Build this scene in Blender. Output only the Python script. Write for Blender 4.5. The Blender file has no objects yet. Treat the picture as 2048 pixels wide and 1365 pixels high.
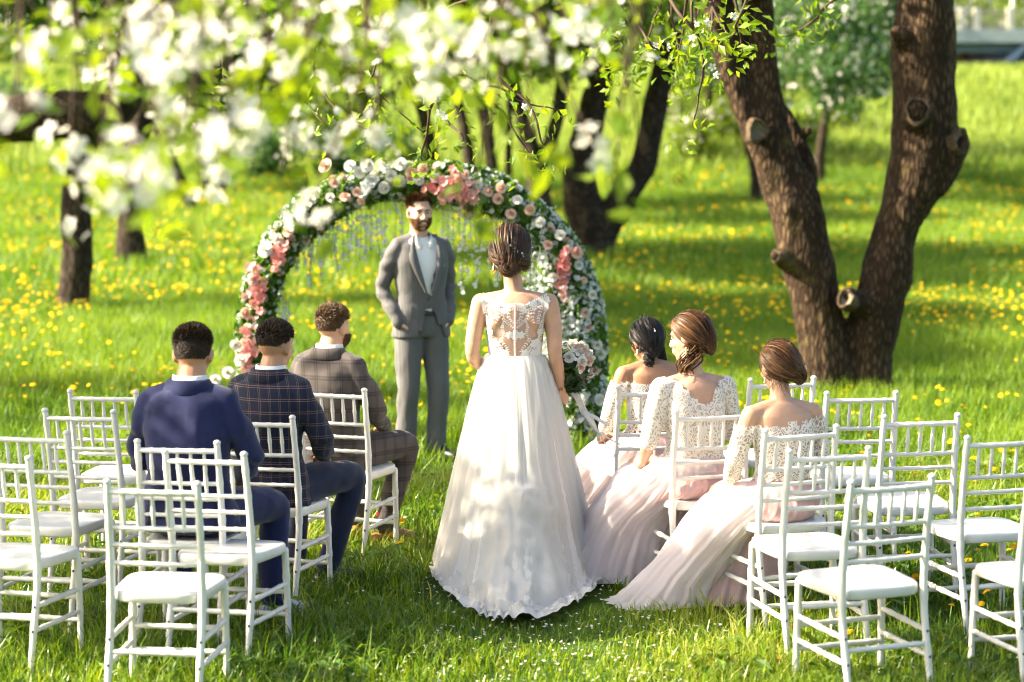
import bpy, bmesh, math, random
import numpy as np
from mathutils import Vector, Matrix
from mathutils.bvhtree import BVHTree

R_ = math.radians
random.seed(7)
rng = np.random.default_rng(7)
S = bpy.context.scene
C = S.collection

# ------------------------------------------------------------------ camera, light, exposure
CAM_H, FPX, HOR = 2.4, 85.0 / 36.0 * 2048, 200.0
PITCH = math.atan((682.5 - HOR) / FPX)
cam_d = bpy.data.cameras.new('camera'); cam = bpy.data.objects.new('camera', cam_d); C.objects.link(cam)
cam_d.sensor_width = 36; cam_d.lens = 85; cam_d.clip_start = 0.05; cam_d.clip_end = 2000
cam.location = (0, 0, CAM_H); cam.rotation_euler = (math.pi / 2 - PITCH, 0, 0)
cam_d.dof.use_dof = True; cam_d.dof.focus_distance = 12.0; cam_d.dof.aperture_fstop = 2.1
S.camera = cam

SUN_EL, SUN_AZ = R_(34), R_(2)               # the sun stands square to the left of the view
to_sun = Vector((-math.cos(SUN_AZ) * math.cos(SUN_EL), -math.sin(SUN_AZ) * math.cos(SUN_EL), math.sin(SUN_EL)))
sun_d = bpy.data.lights.new('sun', 'SUN'); sun_d.energy = 5.0; sun_d.angle = R_(0.53); sun_d.color = (1.0, 0.88, 0.68)
sun = bpy.data.objects.new('sun', sun_d); C.objects.link(sun)
sun.rotation_euler = to_sun.to_track_quat('Z', 'Y').to_euler(); sun.location = (-20, -5, 20)
W = bpy.data.worlds.new('World'); S.world = W; W.use_nodes = True
wn = W.node_tree; bg = wn.nodes['Background']
sky = wn.nodes.new('ShaderNodeTexSky'); sky.sky_type = 'NISHITA'; sky.sun_disc = False; sky.dust_density = 4.0; sky.ozone_density = 0.4
sky.sun_elevation = SUN_EL; sky.sun_rotation = math.atan2(to_sun.x, to_sun.y)
wn.links.new(sky.outputs[0], bg.inputs[0]); bg.inputs[1].default_value = 0.09
S.view_settings.view_transform = 'Standard'; S.view_settings.look = 'None'
S.view_settings.exposure = 2.22; S.view_settings.gamma = 1.0; S.view_settings.use_curve_mapping = False
S.render.engine = 'CYCLES'
cy = S.cycles
cy.max_bounces = 4; cy.diffuse_bounces = 2; cy.glossy_bounces = 1; cy.transmission_bounces = 4; cy.transparent_max_bounces = 10; cy.use_adaptive_sampling = True; cy.adaptive_threshold = 0.02
cy.filter_width = 1.15; cy.use_denoising = True; cy.sample_clamp_indirect = 6.0; cy.caustics_reflective = False; cy.caustics_refractive = False

def ray(u, v):
    x = (u - 1024) / FPX; y = -(v - 682.5) / FPX; s, c = math.sin(PITCH), math.cos(PITCH)
    return np.array([x, y * s + c, y * c - s])
def at(u, v, d):
    "world point seen at photo pixel u, v, at distance d along Y"
    r = ray(u, v); return r * (d / r[1]) + np.array([0, 0, CAM_H])
def onz(u, v, z=0.0):
    r = ray(u, v); return r * ((z - CAM_H) / r[2]) + np.array([0, 0, CAM_H])

# ------------------------------------------------------------------ numeric helpers
def _hash(ix, iy, iz, seed):
    h = (ix * 374761393 + iy * 668265263 + iz * 2147483647 + seed * 974711) & 0xffffffff
    h = ((h ^ (h >> 13)) * 1274126177) & 0xffffffff
    h = ((h ^ (h >> 16)) * 2246822519) & 0xffffffff
    return ((h ^ (h >> 15)) & 0xffffff) / float(0xffffff)
def vnoise(P, scale=1.0, seed=0):
    "value noise, -1..1"
    Q = np.asarray(P, float) * scale + 1000.0
    i = np.floor(Q).astype(np.int64); f = Q - i; f = f * f * (3 - 2 * f)
    out = 0
    for dx in (0, 1):
        for dy in (0, 1):
            for dz in (0, 1):
                w = (f[:, 0] if dx else 1 - f[:, 0]) * (f[:, 1] if dy else 1 - f[:, 1]) * (f[:, 2] if dz else 1 - f[:, 2])
                out = out + w * _hash(i[:, 0] + dx, i[:, 1] + dy, i[:, 2] + dz, seed)
    return out * 2 - 1
def fbm(P, scale=1.0, seed=0, octv=3):
    o = 0; a = 1.0
    for k in range(octv):
        o = o + a * vnoise(P, scale * 2 ** k, seed + k * 17); a *= 0.5
    return o
def sstep(a, b, x):
    t = np.clip((np.asarray(x, float) - a) / (b - a), 0, 1); return t * t * (3 - 2 * t)
def unit(v):
    v = np.asarray(v, float); return v / (np.linalg.norm(v, axis=-1, keepdims=True) + 1e-12)
def rand_rot(n, r=rng):
    q = unit(r.normal(size=(n, 4))); w, x, y, z = q.T
    return np.stack([np.stack([1-2*(y*y+z*z), 2*(x*y-z*w), 2*(x*z+y*w)], -1),
                     np.stack([2*(x*y+z*w), 1-2*(x*x+z*z), 2*(y*z-x*w)], -1),
                     np.stack([2*(x*z-y*w), 2*(y*z+x*w), 1-2*(x*x+y*y)], -1)], -2)
def rot_to(nrm, spin=None):
    "matrices whose third column is nrm, spun about it"
    n = unit(nrm); N = len(n)
    h = np.where(np.abs(n[:, 2:3]) < 0.9, np.array([[0, 0, 1.0]]), np.array([[1.0, 0, 0]]))
    a = unit(np.cross(h, n)); b = np.cross(n, a)
    if spin is not None:
        c, s = np.cos(spin)[:, None], np.sin(spin)[:, None]
        a, b = a * c + b * s, -a * s + b * c
    return np.stack([a, b, n], -1)
def catmull(P, n):
    P = np.asarray(P, float); m = len(P)
    if m < 3:
        t = np.linspace(0, 1, n)[:, None]; return P[0] * (1 - t) + P[-1] * t
    Q = np.vstack([2 * P[0] - P[1], P, 2 * P[-1] - P[-2]])
    t = np.linspace(0, m - 1 - 1e-9, n); i = t.astype(int); f = (t - i)[:, None]
    p0, p1, p2, p3 = Q[i], Q[i + 1], Q[i + 2], Q[i + 3]
    return 0.5 * (2 * p1 + (p2 - p0) * f + (2 * p0 - 5 * p1 + 4 * p2 - p3) * f ** 2 + (3 * p1 - p0 - 3 * p2 + p3) * f ** 3)

# ------------------------------------------------------------------ shapes: every shape is (verts, faces)
def loft(rings, cap=True, closed=True):
    rings = np.asarray(rings, float); m, n, _ = rings.shape
    V = rings.reshape(-1, 3); F = []
    for i in range(m - 1):
        for j in range(n if closed else n - 1):
            k = (j + 1) % n
            F.append((i * n + j, i * n + k, (i + 1) * n + k, (i + 1) * n + j))
    if cap and closed:
        F.append(tuple(range(n - 1, -1, -1))); F.append(tuple((m - 1) * n + j for j in range(n)))
    return V, F
def frames(P):
    P = np.asarray(P, float); T = unit(np.gradient(P, axis=0))
    h = np.array([0, 0, 1.0]) if abs(T[0][2]) < 0.8 else np.array([1.0, 0, 0])
    a = unit(np.cross(h, T[0])); A = []
    for t in T:
        a = unit(a - t * np.dot(a, t)); A.append(a)
    A = np.array(A); return T, A, np.cross(T, A)
def tube(P, r, n=10, round_ends=True, flat=None):
    "tapered tube through P; flat scales the second axis"
    P = np.asarray(P, float); r = np.full(len(P), float(r)) if np.isscalar(r) else np.asarray(r, float)
    T, A, B = frames(P)
    if round_ends:
        k = np.array([0.95, 0.75, 0.4])
        s = np.sqrt(1 - k * k)
        P = np.vstack([P[0] - T[0] * (r[0] * k)[:, None], P, P[-1] + T[-1] * (r[-1] * k[::-1])[:, None]])
        r = np.concatenate([r[0] * s, r, r[-1] * s[::-1]])
        A = np.vstack([[A[0]] * 3, A, [A[-1]] * 3]); B = np.vstack([[B[0]] * 3, B, [B[-1]] * 3])
    ang = np.arange(n) / n * 2 * np.pi
    fl = 1.0 if flat is None else flat
    rings = P[:, None] + r[:, None, None] * (np.cos(ang)[None, :, None] * A[:, None] + fl * np.sin(ang)[None, :, None] * B[:, None])
    return loft(rings)
def limb(P, r, n=12, seg=10, flat=None):
    P = np.asarray(P, float); m = len(P)
    rr = np.interp(np.linspace(0, m - 1, seg), np.arange(m), r)
    return tube(catmull(P, seg), rr, n, True, flat)
def ellip(c, r, M=None, n=14, m=9):
    th = np.linspace(0.12, np.pi - 0.12, m); ph = np.arange(n) / n * 2 * np.pi
    D = np.stack([np.sin(th)[:, None] * np.cos(ph), np.sin(th)[:, None] * np.sin(ph), np.repeat(np.cos(th)[:, None], n, 1)], -1)
    rings = D * np.asarray(r)
    if M is not None: rings = rings @ np.asarray(M).T
    V, F = loft(rings[::-1] + np.asarray(c)); return V, F
def box(c, s):
    c = np.asarray(c, float); s = np.asarray(s, float) / 2
    V = np.array([[x, y, z] for x in (-1, 1) for y in (-1, 1) for z in (-1, 1)]) * s + c
    return V, [(0, 1, 3, 2), (4, 6, 7, 5), (0, 4, 5, 1), (2, 3, 7, 6), (0, 2, 6, 4), (1, 5, 7, 3)]
def join(parts):
    V = []; F = []; o = 0
    for v, f in parts:
        v = np.asarray(v, float); V.append(v); F += [tuple(int(i) + o for i in t) for t in f]; o += len(v)
    return np.vstack(V), F
def xform(part, M=None, t=(0, 0, 0)):
    V, F = part; V = np.asarray(V, float)
    if M is not None: V = V @ np.asarray(M).T
    return V + np.asarray(t, float), F
def rotz(a):
    c, s = math.cos(a), math.sin(a); return np.array([[c, -s, 0], [s, c, 0], [0, 0, 1.0]])
def rotx(a):
    c, s = math.cos(a), math.sin(a); return np.array([[1.0, 0, 0], [0, c, -s], [0, s, c]])
def roty(a):
    c, s = math.cos(a), math.sin(a); return np.array([[c, 0, s], [0, 1.0, 0], [-s, 0, c]])

def mesh(name, V, F, mats, smooth=True, rnd=None, midx=None):
    me = bpy.data.meshes.new(name); V = np.asarray(V, np.float32)
    if isinstance(F, np.ndarray):
        nf, k = F.shape; loops = F.astype(np.int32).ravel(); tot = np.full(nf, k, np.int32)
    else:
        nf = len(F); tot = np.array([len(f) for f in F], np.int32); loops = np.array([i for f in F for i in f], np.int32)
    me.vertices.add(len(V)); me.vertices.foreach_set('co', V.ravel())
    me.loops.add(len(loops)); me.loops.foreach_set('vertex_index', loops)
    me.polygons.add(nf); me.polygons.foreach_set('loop_start', np.concatenate([[0], np.cumsum(tot)[:-1]]).astype(np.int32))
    me.polygons.foreach_set('use_smooth', np.full(nf, smooth, bool))
    for m in (mats if isinstance(mats, (list, tuple)) else [mats]): me.materials.append(m)
    if midx is not None: me.polygons.foreach_set('material_index', np.asarray(midx, np.int32))
    if rnd is not None:
        a = me.attributes.new('rnd', 'FLOAT', 'POINT'); a.data.foreach_set('value', np.asarray(rnd, np.float32))
    me.update(calc_edges=True); me.validate()
    return me
def link(name, me, parent=None, loc=None, rz=None):
    o = bpy.data.objects.new(name, me); C.objects.link(o)
    if parent is not None: o.parent = parent
    if loc is not None: o.location = tuple(float(x) for x in loc)
    if rz is not None: o.rotation_euler = (0, 0, rz)
    return o
def obj(name, part, mats, parent=None, smooth=True, rnd=None, loc=None, midx=None):
    V, F = part
    return link(name, mesh(name, V, F, mats, smooth, rnd, midx), parent, loc)
def tag(o, label=None, cat=None, group=None, kind=None):
    if label: o['label'] = label
    if cat: o['category'] = cat
    if group: o['group'] = group
    if kind: o['kind'] = kind
    return o
def empty(name, loc=(0, 0, 0), rz=0.0):
    o = bpy.data.objects.new(name, None); C.objects.link(o); o.location = tuple(float(x) for x in loc); o.rotation_euler = (0, 0, rz); o.empty_display_size = 0.2
    return o
def copy_tree(o, parent=None):
    c = o.copy(); C.objects.link(c); c.parent = parent
    for ch in list(o.children): copy_tree(ch, c)
    return c
def remesh(name, parts, voxel, mats, smooth_it=6, cut=None, disp=None, parent=None, fac=0.5, dec=0.42):
    "union of closed overlapping shapes as one continuous smooth surface"
    V, F = join(parts); me = mesh(name + '_src', V, F, [])
    o = bpy.data.objects.new(name + '_src', me); C.objects.link(o)
    m = o.modifiers.new('r', 'REMESH'); m.mode = 'VOXEL'; m.voxel_size = voxel; m.use_smooth_shade = True
    if smooth_it:
        s = o.modifiers.new('s', 'SMOOTH'); s.iterations = smooth_it; s.factor = fac
    if dec < 1:
        q = o.modifiers.new('d', 'DECIMATE'); q.ratio = dec
    dg = bpy.context.evaluated_depsgraph_get(); dg.update()
    out = bpy.data.meshes.new_from_object(o.evaluated_get(dg)); out.name = name
    bpy.data.objects.remove(o); bpy.data.meshes.remove(me)
    n = len(out.vertices); co = np.empty(n * 3, np.float32); out.vertices.foreach_get('co', co); co = co.reshape(-1, 3)
    if disp is not None:
        nr = np.empty(n * 3, np.float32); out.vertices.foreach_get('normal', nr); nr = nr.reshape(-1, 3)
        co = (co + disp(co, nr)).astype(np.float32); out.vertices.foreach_set('co', co.ravel())
    if cut is not None:
        kill = ~cut(co.astype(float)); bm = bmesh.new(); bm.from_mesh(out); bm.verts.ensure_lookup_table()
        bmesh.ops.delete(bm, geom=[bm.verts[i] for i in np.nonzero(kill)[0]], context='VERTS'); bm.to_mesh(out); bm.free()
    out.materials.clear()
    for mm in (mats if isinstance(mats, (list, tuple)) else [mats]): out.materials.append(mm)
    out.polygons.foreach_set('use_smooth', np.ones(len(out.polygons), bool)); out.update()
    return link(name, out, parent)
def stamp(tV, tF, pos, rot, scl):
    "many copies of one small template as one array pair (faces must share a length)"
    tV = np.asarray(tV, float); tF = np.asarray(tF, int); n = len(pos)
    scl = np.asarray(scl, float)
    sV = tV[None] * (scl[:, None, None] if scl.ndim == 1 else scl[:, None, :])
    V = np.einsum('nij,nkj->nki', rot, sV) + np.asarray(pos)[:, None]
    F = tF[None] + (np.arange(n) * len(tV))[:, None, None]
    return V.reshape(-1, 3), F.reshape(-1, tF.shape[1])
def strands(P, r, prof=None, n=3):
    "P (N,K,3) strand points -> one mesh of thin tapered tubes"
    N, K, _ = P.shape
    T = unit(np.gradient(P, axis=1)); h = np.array([0.31, 0.52, 0.79])
    A = unit(np.cross(T, h)); B = np.cross(T, A)
    pr = np.interp(np.linspace(0, 1, K), [0, 0.15, 0.7, 1], [0.7, 1, 1, 0.15]) if prof is None else prof
    rr = (np.full(N, r) if np.isscalar(r) else r)[:, None] * pr[None]
    V = np.stack([P + rr[..., None] * (math.cos(a) * A + math.sin(a) * B) for a in np.arange(n) / n * 2 * np.pi], 2)
    base = (np.arange(N) * K * n)[:, None, None, None]; k = np.arange(K - 1)[None, :, None, None] * n; j = np.arange(n)[None, None, :, None]
    j2 = (j + 1) % n
    F = np.concatenate([base + k + j, base + k + j2, base + k + n + j2, base + k + n + j], -1).reshape(-1, 4)
    return V.reshape(-1, 3), F, np.repeat(rng.random(N), K * n)

def ribbons(P, r, centre, prof=None, jit=0.35):
    "flat tapered strips lying on the head: P (N,K,3)"
    N, K, _ = P.shape; T = unit(np.gradient(P, axis=1)); out = unit(P - np.asarray(centre)) + rng.normal(size=(N, 1, 3)) * jit
    A = unit(np.cross(T, out)); pr = np.interp(np.linspace(0, 1, K), [0, 0.15, 0.7, 1], [0.6, 1, 1, 0.1]) if prof is None else prof
    rr = ((np.full(N, r) if np.isscalar(r) else r)[:, None] * pr[None])[..., None]
    V = np.stack([P - A * rr, P + A * rr], 2); b = (np.arange(N) * K * 2)[:, None, None]; k = np.arange(K - 1)[None, :, None] * 2
    F = (b + k + np.array([0, 1, 3, 2])[None, None]).reshape(-1, 4)
    return V.reshape(-1, 3), F, np.repeat(rng.random(N), K * 2)

# ------------------------------------------------------------------ materials
class NT:
    def __init__(s, name):
        s.m = bpy.data.materials.new(name); s.m.use_nodes = True; s.t = s.m.node_tree; s.t.nodes.clear()
        s.out = s.n('ShaderNodeOutputMaterial')
    def n(s, kind, **kw):
        nd = s.t.nodes.new(kind)
        for k, v in kw.items():
            if k.startswith('i_'):
                key = k[2:]; key = int(key) if key.isdigit() else key.replace('_', ' ')
                if hasattr(v, 'is_output'): s.t.links.new(v, nd.inputs[key])
                else: nd.inputs[key].default_value = v
            else: setattr(nd, k, v)
        return nd
    def attr(s, name='rnd'): return s.n('ShaderNodeAttribute', attribute_name=name).outputs['Fac']
    def coord(s): return s.n('ShaderNodeTexCoord').outputs['Object']
    def ramp(s, fac, stops, interp='LINEAR'):
        nd = s.n('ShaderNodeValToRGB', i_0=fac); cr = nd.color_ramp; cr.interpolation = interp
        while len(cr.elements) < len(stops): cr.elements.new(0.5)
        for e, (p, c) in zip(cr.elements, stops): e.position = p; e.color = (c[0], c[1], c[2], 1) if not np.isscalar(c) else (c, c, c, 1)
        return nd.outputs[0]
    def noise(s, scale, detail=3, vec=None, rough=0.55):
        nd = s.n('ShaderNodeTexNoise', i_Scale=scale, i_Detail=detail, i_Roughness=rough)
        s.t.links.new(vec if vec is not None else s.coord(), nd.inputs['Vector']); return nd.outputs[0]
    def math(s, op, a, b=0.0, c=None):
        nd = s.n('ShaderNodeMath', operation=op)
        for i, v in enumerate((a, b) if c is None else (a, b, c)):
            if hasattr(v, 'is_output'): s.t.links.new(v, nd.inputs[i])
            else: nd.inputs[i].default_value = v
        return nd.outputs[0]
    def mix(s, fac, a, b, mode='MIX'):
        nd = s.n('ShaderNodeMixRGB', blend_type=mode)
        for i, v in enumerate((fac, a, b)):
            if hasattr(v, 'is_output'): s.t.links.new(v, nd.inputs[i])
            else: nd.inputs[i].default_value = v if np.isscalar(v) else (v[0], v[1], v[2], 1)
        return nd.outputs[0]
    def bump(s, h, strength=0.3, dist=0.01): return s.n('ShaderNodeBump', i_Strength=strength, i_Distance=dist, i_Height=h).outputs[0]
    def pbr(s, col, rough=0.6, spec=0.3, normal=None, **kw):
        nd = s.n('ShaderNodeBsdfPrincipled')
        for k, v in dict({'Base Color': col, 'Roughness': rough, 'Specular IOR Level': spec}, **kw).items():
            if hasattr(v, 'is_output'): s.t.links.new(v, nd.inputs[k])
            else: nd.inputs[k].default_value = v if np.isscalar(v) else ((v[0], v[1], v[2], 1) if k != 'Subsurface Radius' else tuple(v))
        if normal is not None: s.t.links.new(normal, nd.inputs['Normal'])
        return nd.outputs[0]
    def translucent(s, col):
        nd = s.n('ShaderNodeBsdfTranslucent')
        if hasattr(col, 'is_output'): s.t.links.new(col, nd.inputs[0])
        else: nd.inputs[0].default_value = (col[0], col[1], col[2], 1)
        return nd.outputs[0]
    def mixs(s, fac, a, b):
        nd = s.n('ShaderNodeMixShader')
        if hasattr(fac, 'is_output'): s.t.links.new(fac, nd.inputs[0])
        else: nd.inputs[0].default_value = fac
        s.t.links.new(a, nd.inputs[1]); s.t.links.new(b, nd.inputs[2]); return nd.outputs[0]
    def clear(s): return s.n('ShaderNodeBsdfTransparent').outputs[0]
    def done(s, sh): s.t.links.new(sh, s.out.inputs[0]); return s.m

def leaf_mat(name, c1, c2, tr=0.4, rough=0.5, tcol=None, spec=0.3, dry=None):
    m = NT(name); col = m.ramp(m.attr(), [(0, c1), (1, c2)] if dry is None else [(0, c1), (0.86, c2), (0.98, dry)])
    t = m.mix(1.0, col, tcol if tcol else (1.25, 1.15, 0.7), 'MULTIPLY')
    return m.done(m.mixs(tr, m.pbr(col, rough, spec), m.translucent(t)))
def plain(name, c, rough=0.6, spec=0.3, var=0.1, scale=20, bump=0.0, bscale=60, **kw):
    m = NT(name); v = m.noise(scale)
    col = m.ramp(v, [(0.25, tuple(x * (1 - var) for x in c)), (0.75, tuple(min(1, x * (1 + var)) for x in c))])
    nm = m.bump(m.noise(bscale, 4), bump, 0.004) if bump else None
    return m.done(m.pbr(col, rough, spec, nm, **kw))
def cloth_mat(name, c, var=0.15, tr=0.0, rough=0.85, weave=900):
    m = NT(name); v = m.noise(6, 4)
    col = m.ramp(v, [(0.3, tuple(x * (1 - var) for x in c)), (0.7, tuple(x * (1 + var) for x in c))])
    sh = m.pbr(col, rough, 0.2, m.bump(m.noise(weave, 2), 0.15, 0.001), **{'Sheen Weight': 0.15})
    if tr: sh = m.mixs(tr, sh, m.translucent(col))
    return m.done(sh)
def petal_mat(name, c1, c2, tr=0.35):
    return leaf_mat(name, c1, c2, tr, 0.6, (1.0, 0.97, 0.92), 0.2)
def bark_mat(name, c1, c2, scale=9):
    m = NT(name); co = m.coord()
    mp = m.n('ShaderNodeMapping', i_Vector=co); mp.inputs['Scale'].default_value = (1, 1, 0.28)
    n1 = m.noise(scale, 6, mp.outputs[0], 0.65); n2 = m.noise(scale * 5, 4, mp.outputs[0])
    vo = m.n('ShaderNodeTexVoronoi', i_Vector=mp.outputs[0], i_Scale=scale * 3.2, feature='DISTANCE_TO_EDGE')
    ed = m.math('MINIMUM', m.math('MULTIPLY', vo.outputs[0], 3.0), 1.0)
    h = m.math('ADD', m.math('MULTIPLY', n1, 0.8), m.math('ADD', m.math('MULTIPLY', ed, 0.35), m.math('MULTIPLY', n2, 0.4)))
    col = m.ramp(m.math('MULTIPLY', h, 0.65), [(0.22, tuple(x * 0.35 for x in c1)), (0.48, c1), (0.8, c2)])
    li = m.ramp(m.noise(3.0, 5), [(0.6, 0.0), (0.72, 0.5)])
    col = m.mix(li, col, (c2[0] * 0.8, c2[1] * 1.0, c2[2] * 0.6))
    return m.done(m.pbr(col, 0.9, 0.15, m.bump(h, 0.9, 0.03)))
def skin_mat(name, c):
    m = NT(name); v = m.noise(18, 3)
    col = m.ramp(v, [(0.3, tuple(x * 0.9 for x in c)), (0.7, tuple(min(1, x * 1.08) for x in c))])
    return m.done(m.pbr(col, 0.5, 0.35, m.bump(m.noise(240, 2), 0.08, 0.001), ))
def hair_mat(name, c1, c2):
    m = NT(name); col = m.ramp(m.attr(), [(0, c1), (0.7, tuple((a + b) / 2 for a, b in zip(c1, c2))), (1, c2)])
    return m.done(m.pbr(col, 0.5, 0.28))
def tulle_mat(name, c, clear=0.12, tr=0.42):
    m = NT(name); d = m.n('ShaderNodeBsdfDiffuse', i_Color=(*c, 1), i_Roughness=0.5).outputs[0]
    sh = m.mixs(tr, d, m.translucent(c))
    if clear: sh = m.mixs(clear, sh, m.clear())
    return m.done(sh)
def lace_mat(name, c=(0.82, 0.80, 0.74), scale=34, hole=0.78, sheer=0.25):
    m = NT(name); co = m.coord()
    warp = m.n('ShaderNodeTexNoise', i_Scale=16.0, i_Detail=1.0, i_Vector=co)
    w = m.n('ShaderNodeVectorMath', operation='MULTIPLY_ADD'); m.t.links.new(warp.outputs['Color'], w.inputs[0])
    w.inputs[1].default_value = (0.05, 0.05, 0.05); m.t.links.new(co, w.inputs[2])
    vo = m.n('ShaderNodeTexVoronoi', i_Vector=w.outputs[0], i_Scale=scale, feature='DISTANCE_TO_EDGE')
    v1 = m.n('ShaderNodeTexVoronoi', i_Vector=w.outputs[0], i_Scale=scale * 0.55, feature='F1')
    ring = m.math('SINE', m.math('MULTIPLY', v1.outputs['Distance'], 26.0))
    edge = m.math('LESS_THAN', vo.outputs[0], 0.085)
    petals = m.math('GREATER_THAN', ring, 0.25)
    grp = m.math('GREATER_THAN', m.noise(9, 2, co), 0.40)
    solid = m.math('MAXIMUM', edge, m.math('MULTIPLY', petals, grp))
    base = m.mixs(0.25, m.pbr(c, 0.8, 0.2, m.bump(solid, 0.6, 0.003)), m.translucent(c))
    f = m.math('SUBTRACT', 1.0, m.math('MAXIMUM', solid, sheer))
    return m.done(m.mixs(f, base, m.clear()))
# ------------------------------------------------------------------ ground
def gz(x, y):
    x = np.asarray(x, float); y = np.asarray(y, float)
    P = np.stack([x, y, np.zeros_like(x)], -1).reshape(-1, 3)
    b = (vnoise(P, 0.35, 3) * 0.03 * sstep(17, 24, P[:, 1]) + vnoise(P, 1.7, 5) * 0.010).reshape(x.shape)
    return b + 3.35 * sstep(46, 88, y) - 1.2 * sstep(90, 112, y)
def grid_rows():
    ys = np.concatenate([[-60, -30, -10, 0], np.arange(4, 24, 0.3), np.arange(24, 60, 1.0), np.arange(60, 120, 2.5), [130, 160, 220, 320, 500, 800]])
    xs = np.concatenate([[-600, -300, -150, -80, -50, -35], np.arange(-24, -6, 1.0), np.arange(-6, 6.01, 0.3), np.arange(7, 25, 1.0), [35, 50, 80, 150, 300, 600]])
    return xs, ys
xs, ys = grid_rows(); X, Y = np.meshgrid(xs, ys); Z = gz(X, Y)
nV = np.stack([X, Y, Z], -1).reshape(-1, 3); nx = len(xs)
gF = np.array([(j * nx + i, j * nx + i + 1, (j + 1) * nx + i + 1, (j + 1) * nx + i) for j in range(len(ys) - 1) for i in range(nx - 1)])
m = NT('turf_soil'); n1 = m.noise(0.7, 5); n2 = m.noise(9, 5)
col = m.ramp(m.math('ADD', m.math('MULTIPLY', n1, 0.5), m.math('MULTIPLY', n2, 0.5)), [(0.3, (0.020, 0.038, 0.006)), (0.55, (0.050, 0.095, 0.010)), (0.75, (0.085, 0.14, 0.018))])
M_soil = m.done(m.pbr(col, 0.95, 0.1, m.bump(n2, 0.8, 0.05)))
ground = obj('ground', (nV, gF), M_soil); tag(ground, kind='structure')

# ------------------------------------------------------------------ grass, weeds, petals, dandelions
M_grass = leaf_mat('grass_blade', (0.030, 0.098, 0.005), (0.235, 0.330, 0.018), 0.42, 0.34, (1.3, 1.25, 0.4), 0.5, (0.40, 0.40, 0.10))
M_grass_far = leaf_mat('meadow_blade', (0.060, 0.150, 0.009), (0.240, 0.335, 0.030), 0.46, 0.5, (1.3, 1.25, 0.45), 0.3)
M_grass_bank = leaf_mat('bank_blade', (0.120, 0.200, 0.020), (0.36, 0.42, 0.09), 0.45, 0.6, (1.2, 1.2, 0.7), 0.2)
M_weed = leaf_mat('weed_leaf', (0.055, 0.14, 0.012), (0.16, 0.25, 0.03), 0.4, 0.45, (1.3, 1.2, 0.5), 0.3)
GAP = []      # (x, y, rx, ry) footprints kept nearly free of blades
def field(y0, y1, density, margin, r=rng):
    hw = lambda y: 0.2118 * y + margin
    n = int(density * (hw(y0) + hw(y1)) * (y1 - y0)); y = y0 + (y1 - y0) * r.random(n)
    keep = r.random(n) < hw(y) / hw(y1); y = y[keep]; x = (r.random(len(y)) * 2 - 1) * hw(y)
    return x, y
def blades(x, y, length, width, seg, lean):
    n = len(x); z = gz(x, y); az = rng.random(n) * 2 * np.pi
    side = np.stack([np.cos(az), np.sin(az), 0 * az], -1) * (width * (0.6 + 0.8 * rng.random(n)))[:, None] * 0.5
    la = az + np.pi / 2 + rng.normal(size=n) * 0.5
    lo = np.stack([np.cos(la), np.sin(la), 0 * la], -1) * (lean * rng.random(n) * length)[:, None]
    B = np.stack([x, y, z - 0.01], -1); up = np.array([0, 0, 1.0]) * length[:, None]
    if seg == 2:
        mid = B + up * 0.6 + lo * 0.3; tip = B + up * 0.95 + lo
        V = np.stack([B - side, B + side, mid - side * 0.8, mid + side * 0.8, tip], 1)
        o = (np.arange(n) * 5)[:, None, None]
        F = (o + np.array([[0, 1, 3], [0, 3, 2], [2, 3, 4]])[None]).reshape(-1, 3); k = 5
    else:
        V = np.stack([B - side, B + side, B + up + lo], 1); F = (np.arange(n) * 3)[:, None] + np.array([[0, 1, 2]]); k = 3
    c = np.clip(0.5 + 0.35 * vnoise(np.stack([x, y, 0 * x], -1), 1.1, 9) + rng.normal(size=n) * 0.28, 0, 1)
    return V.reshape(-1, 3), F, np.repeat(c, k)
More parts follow.
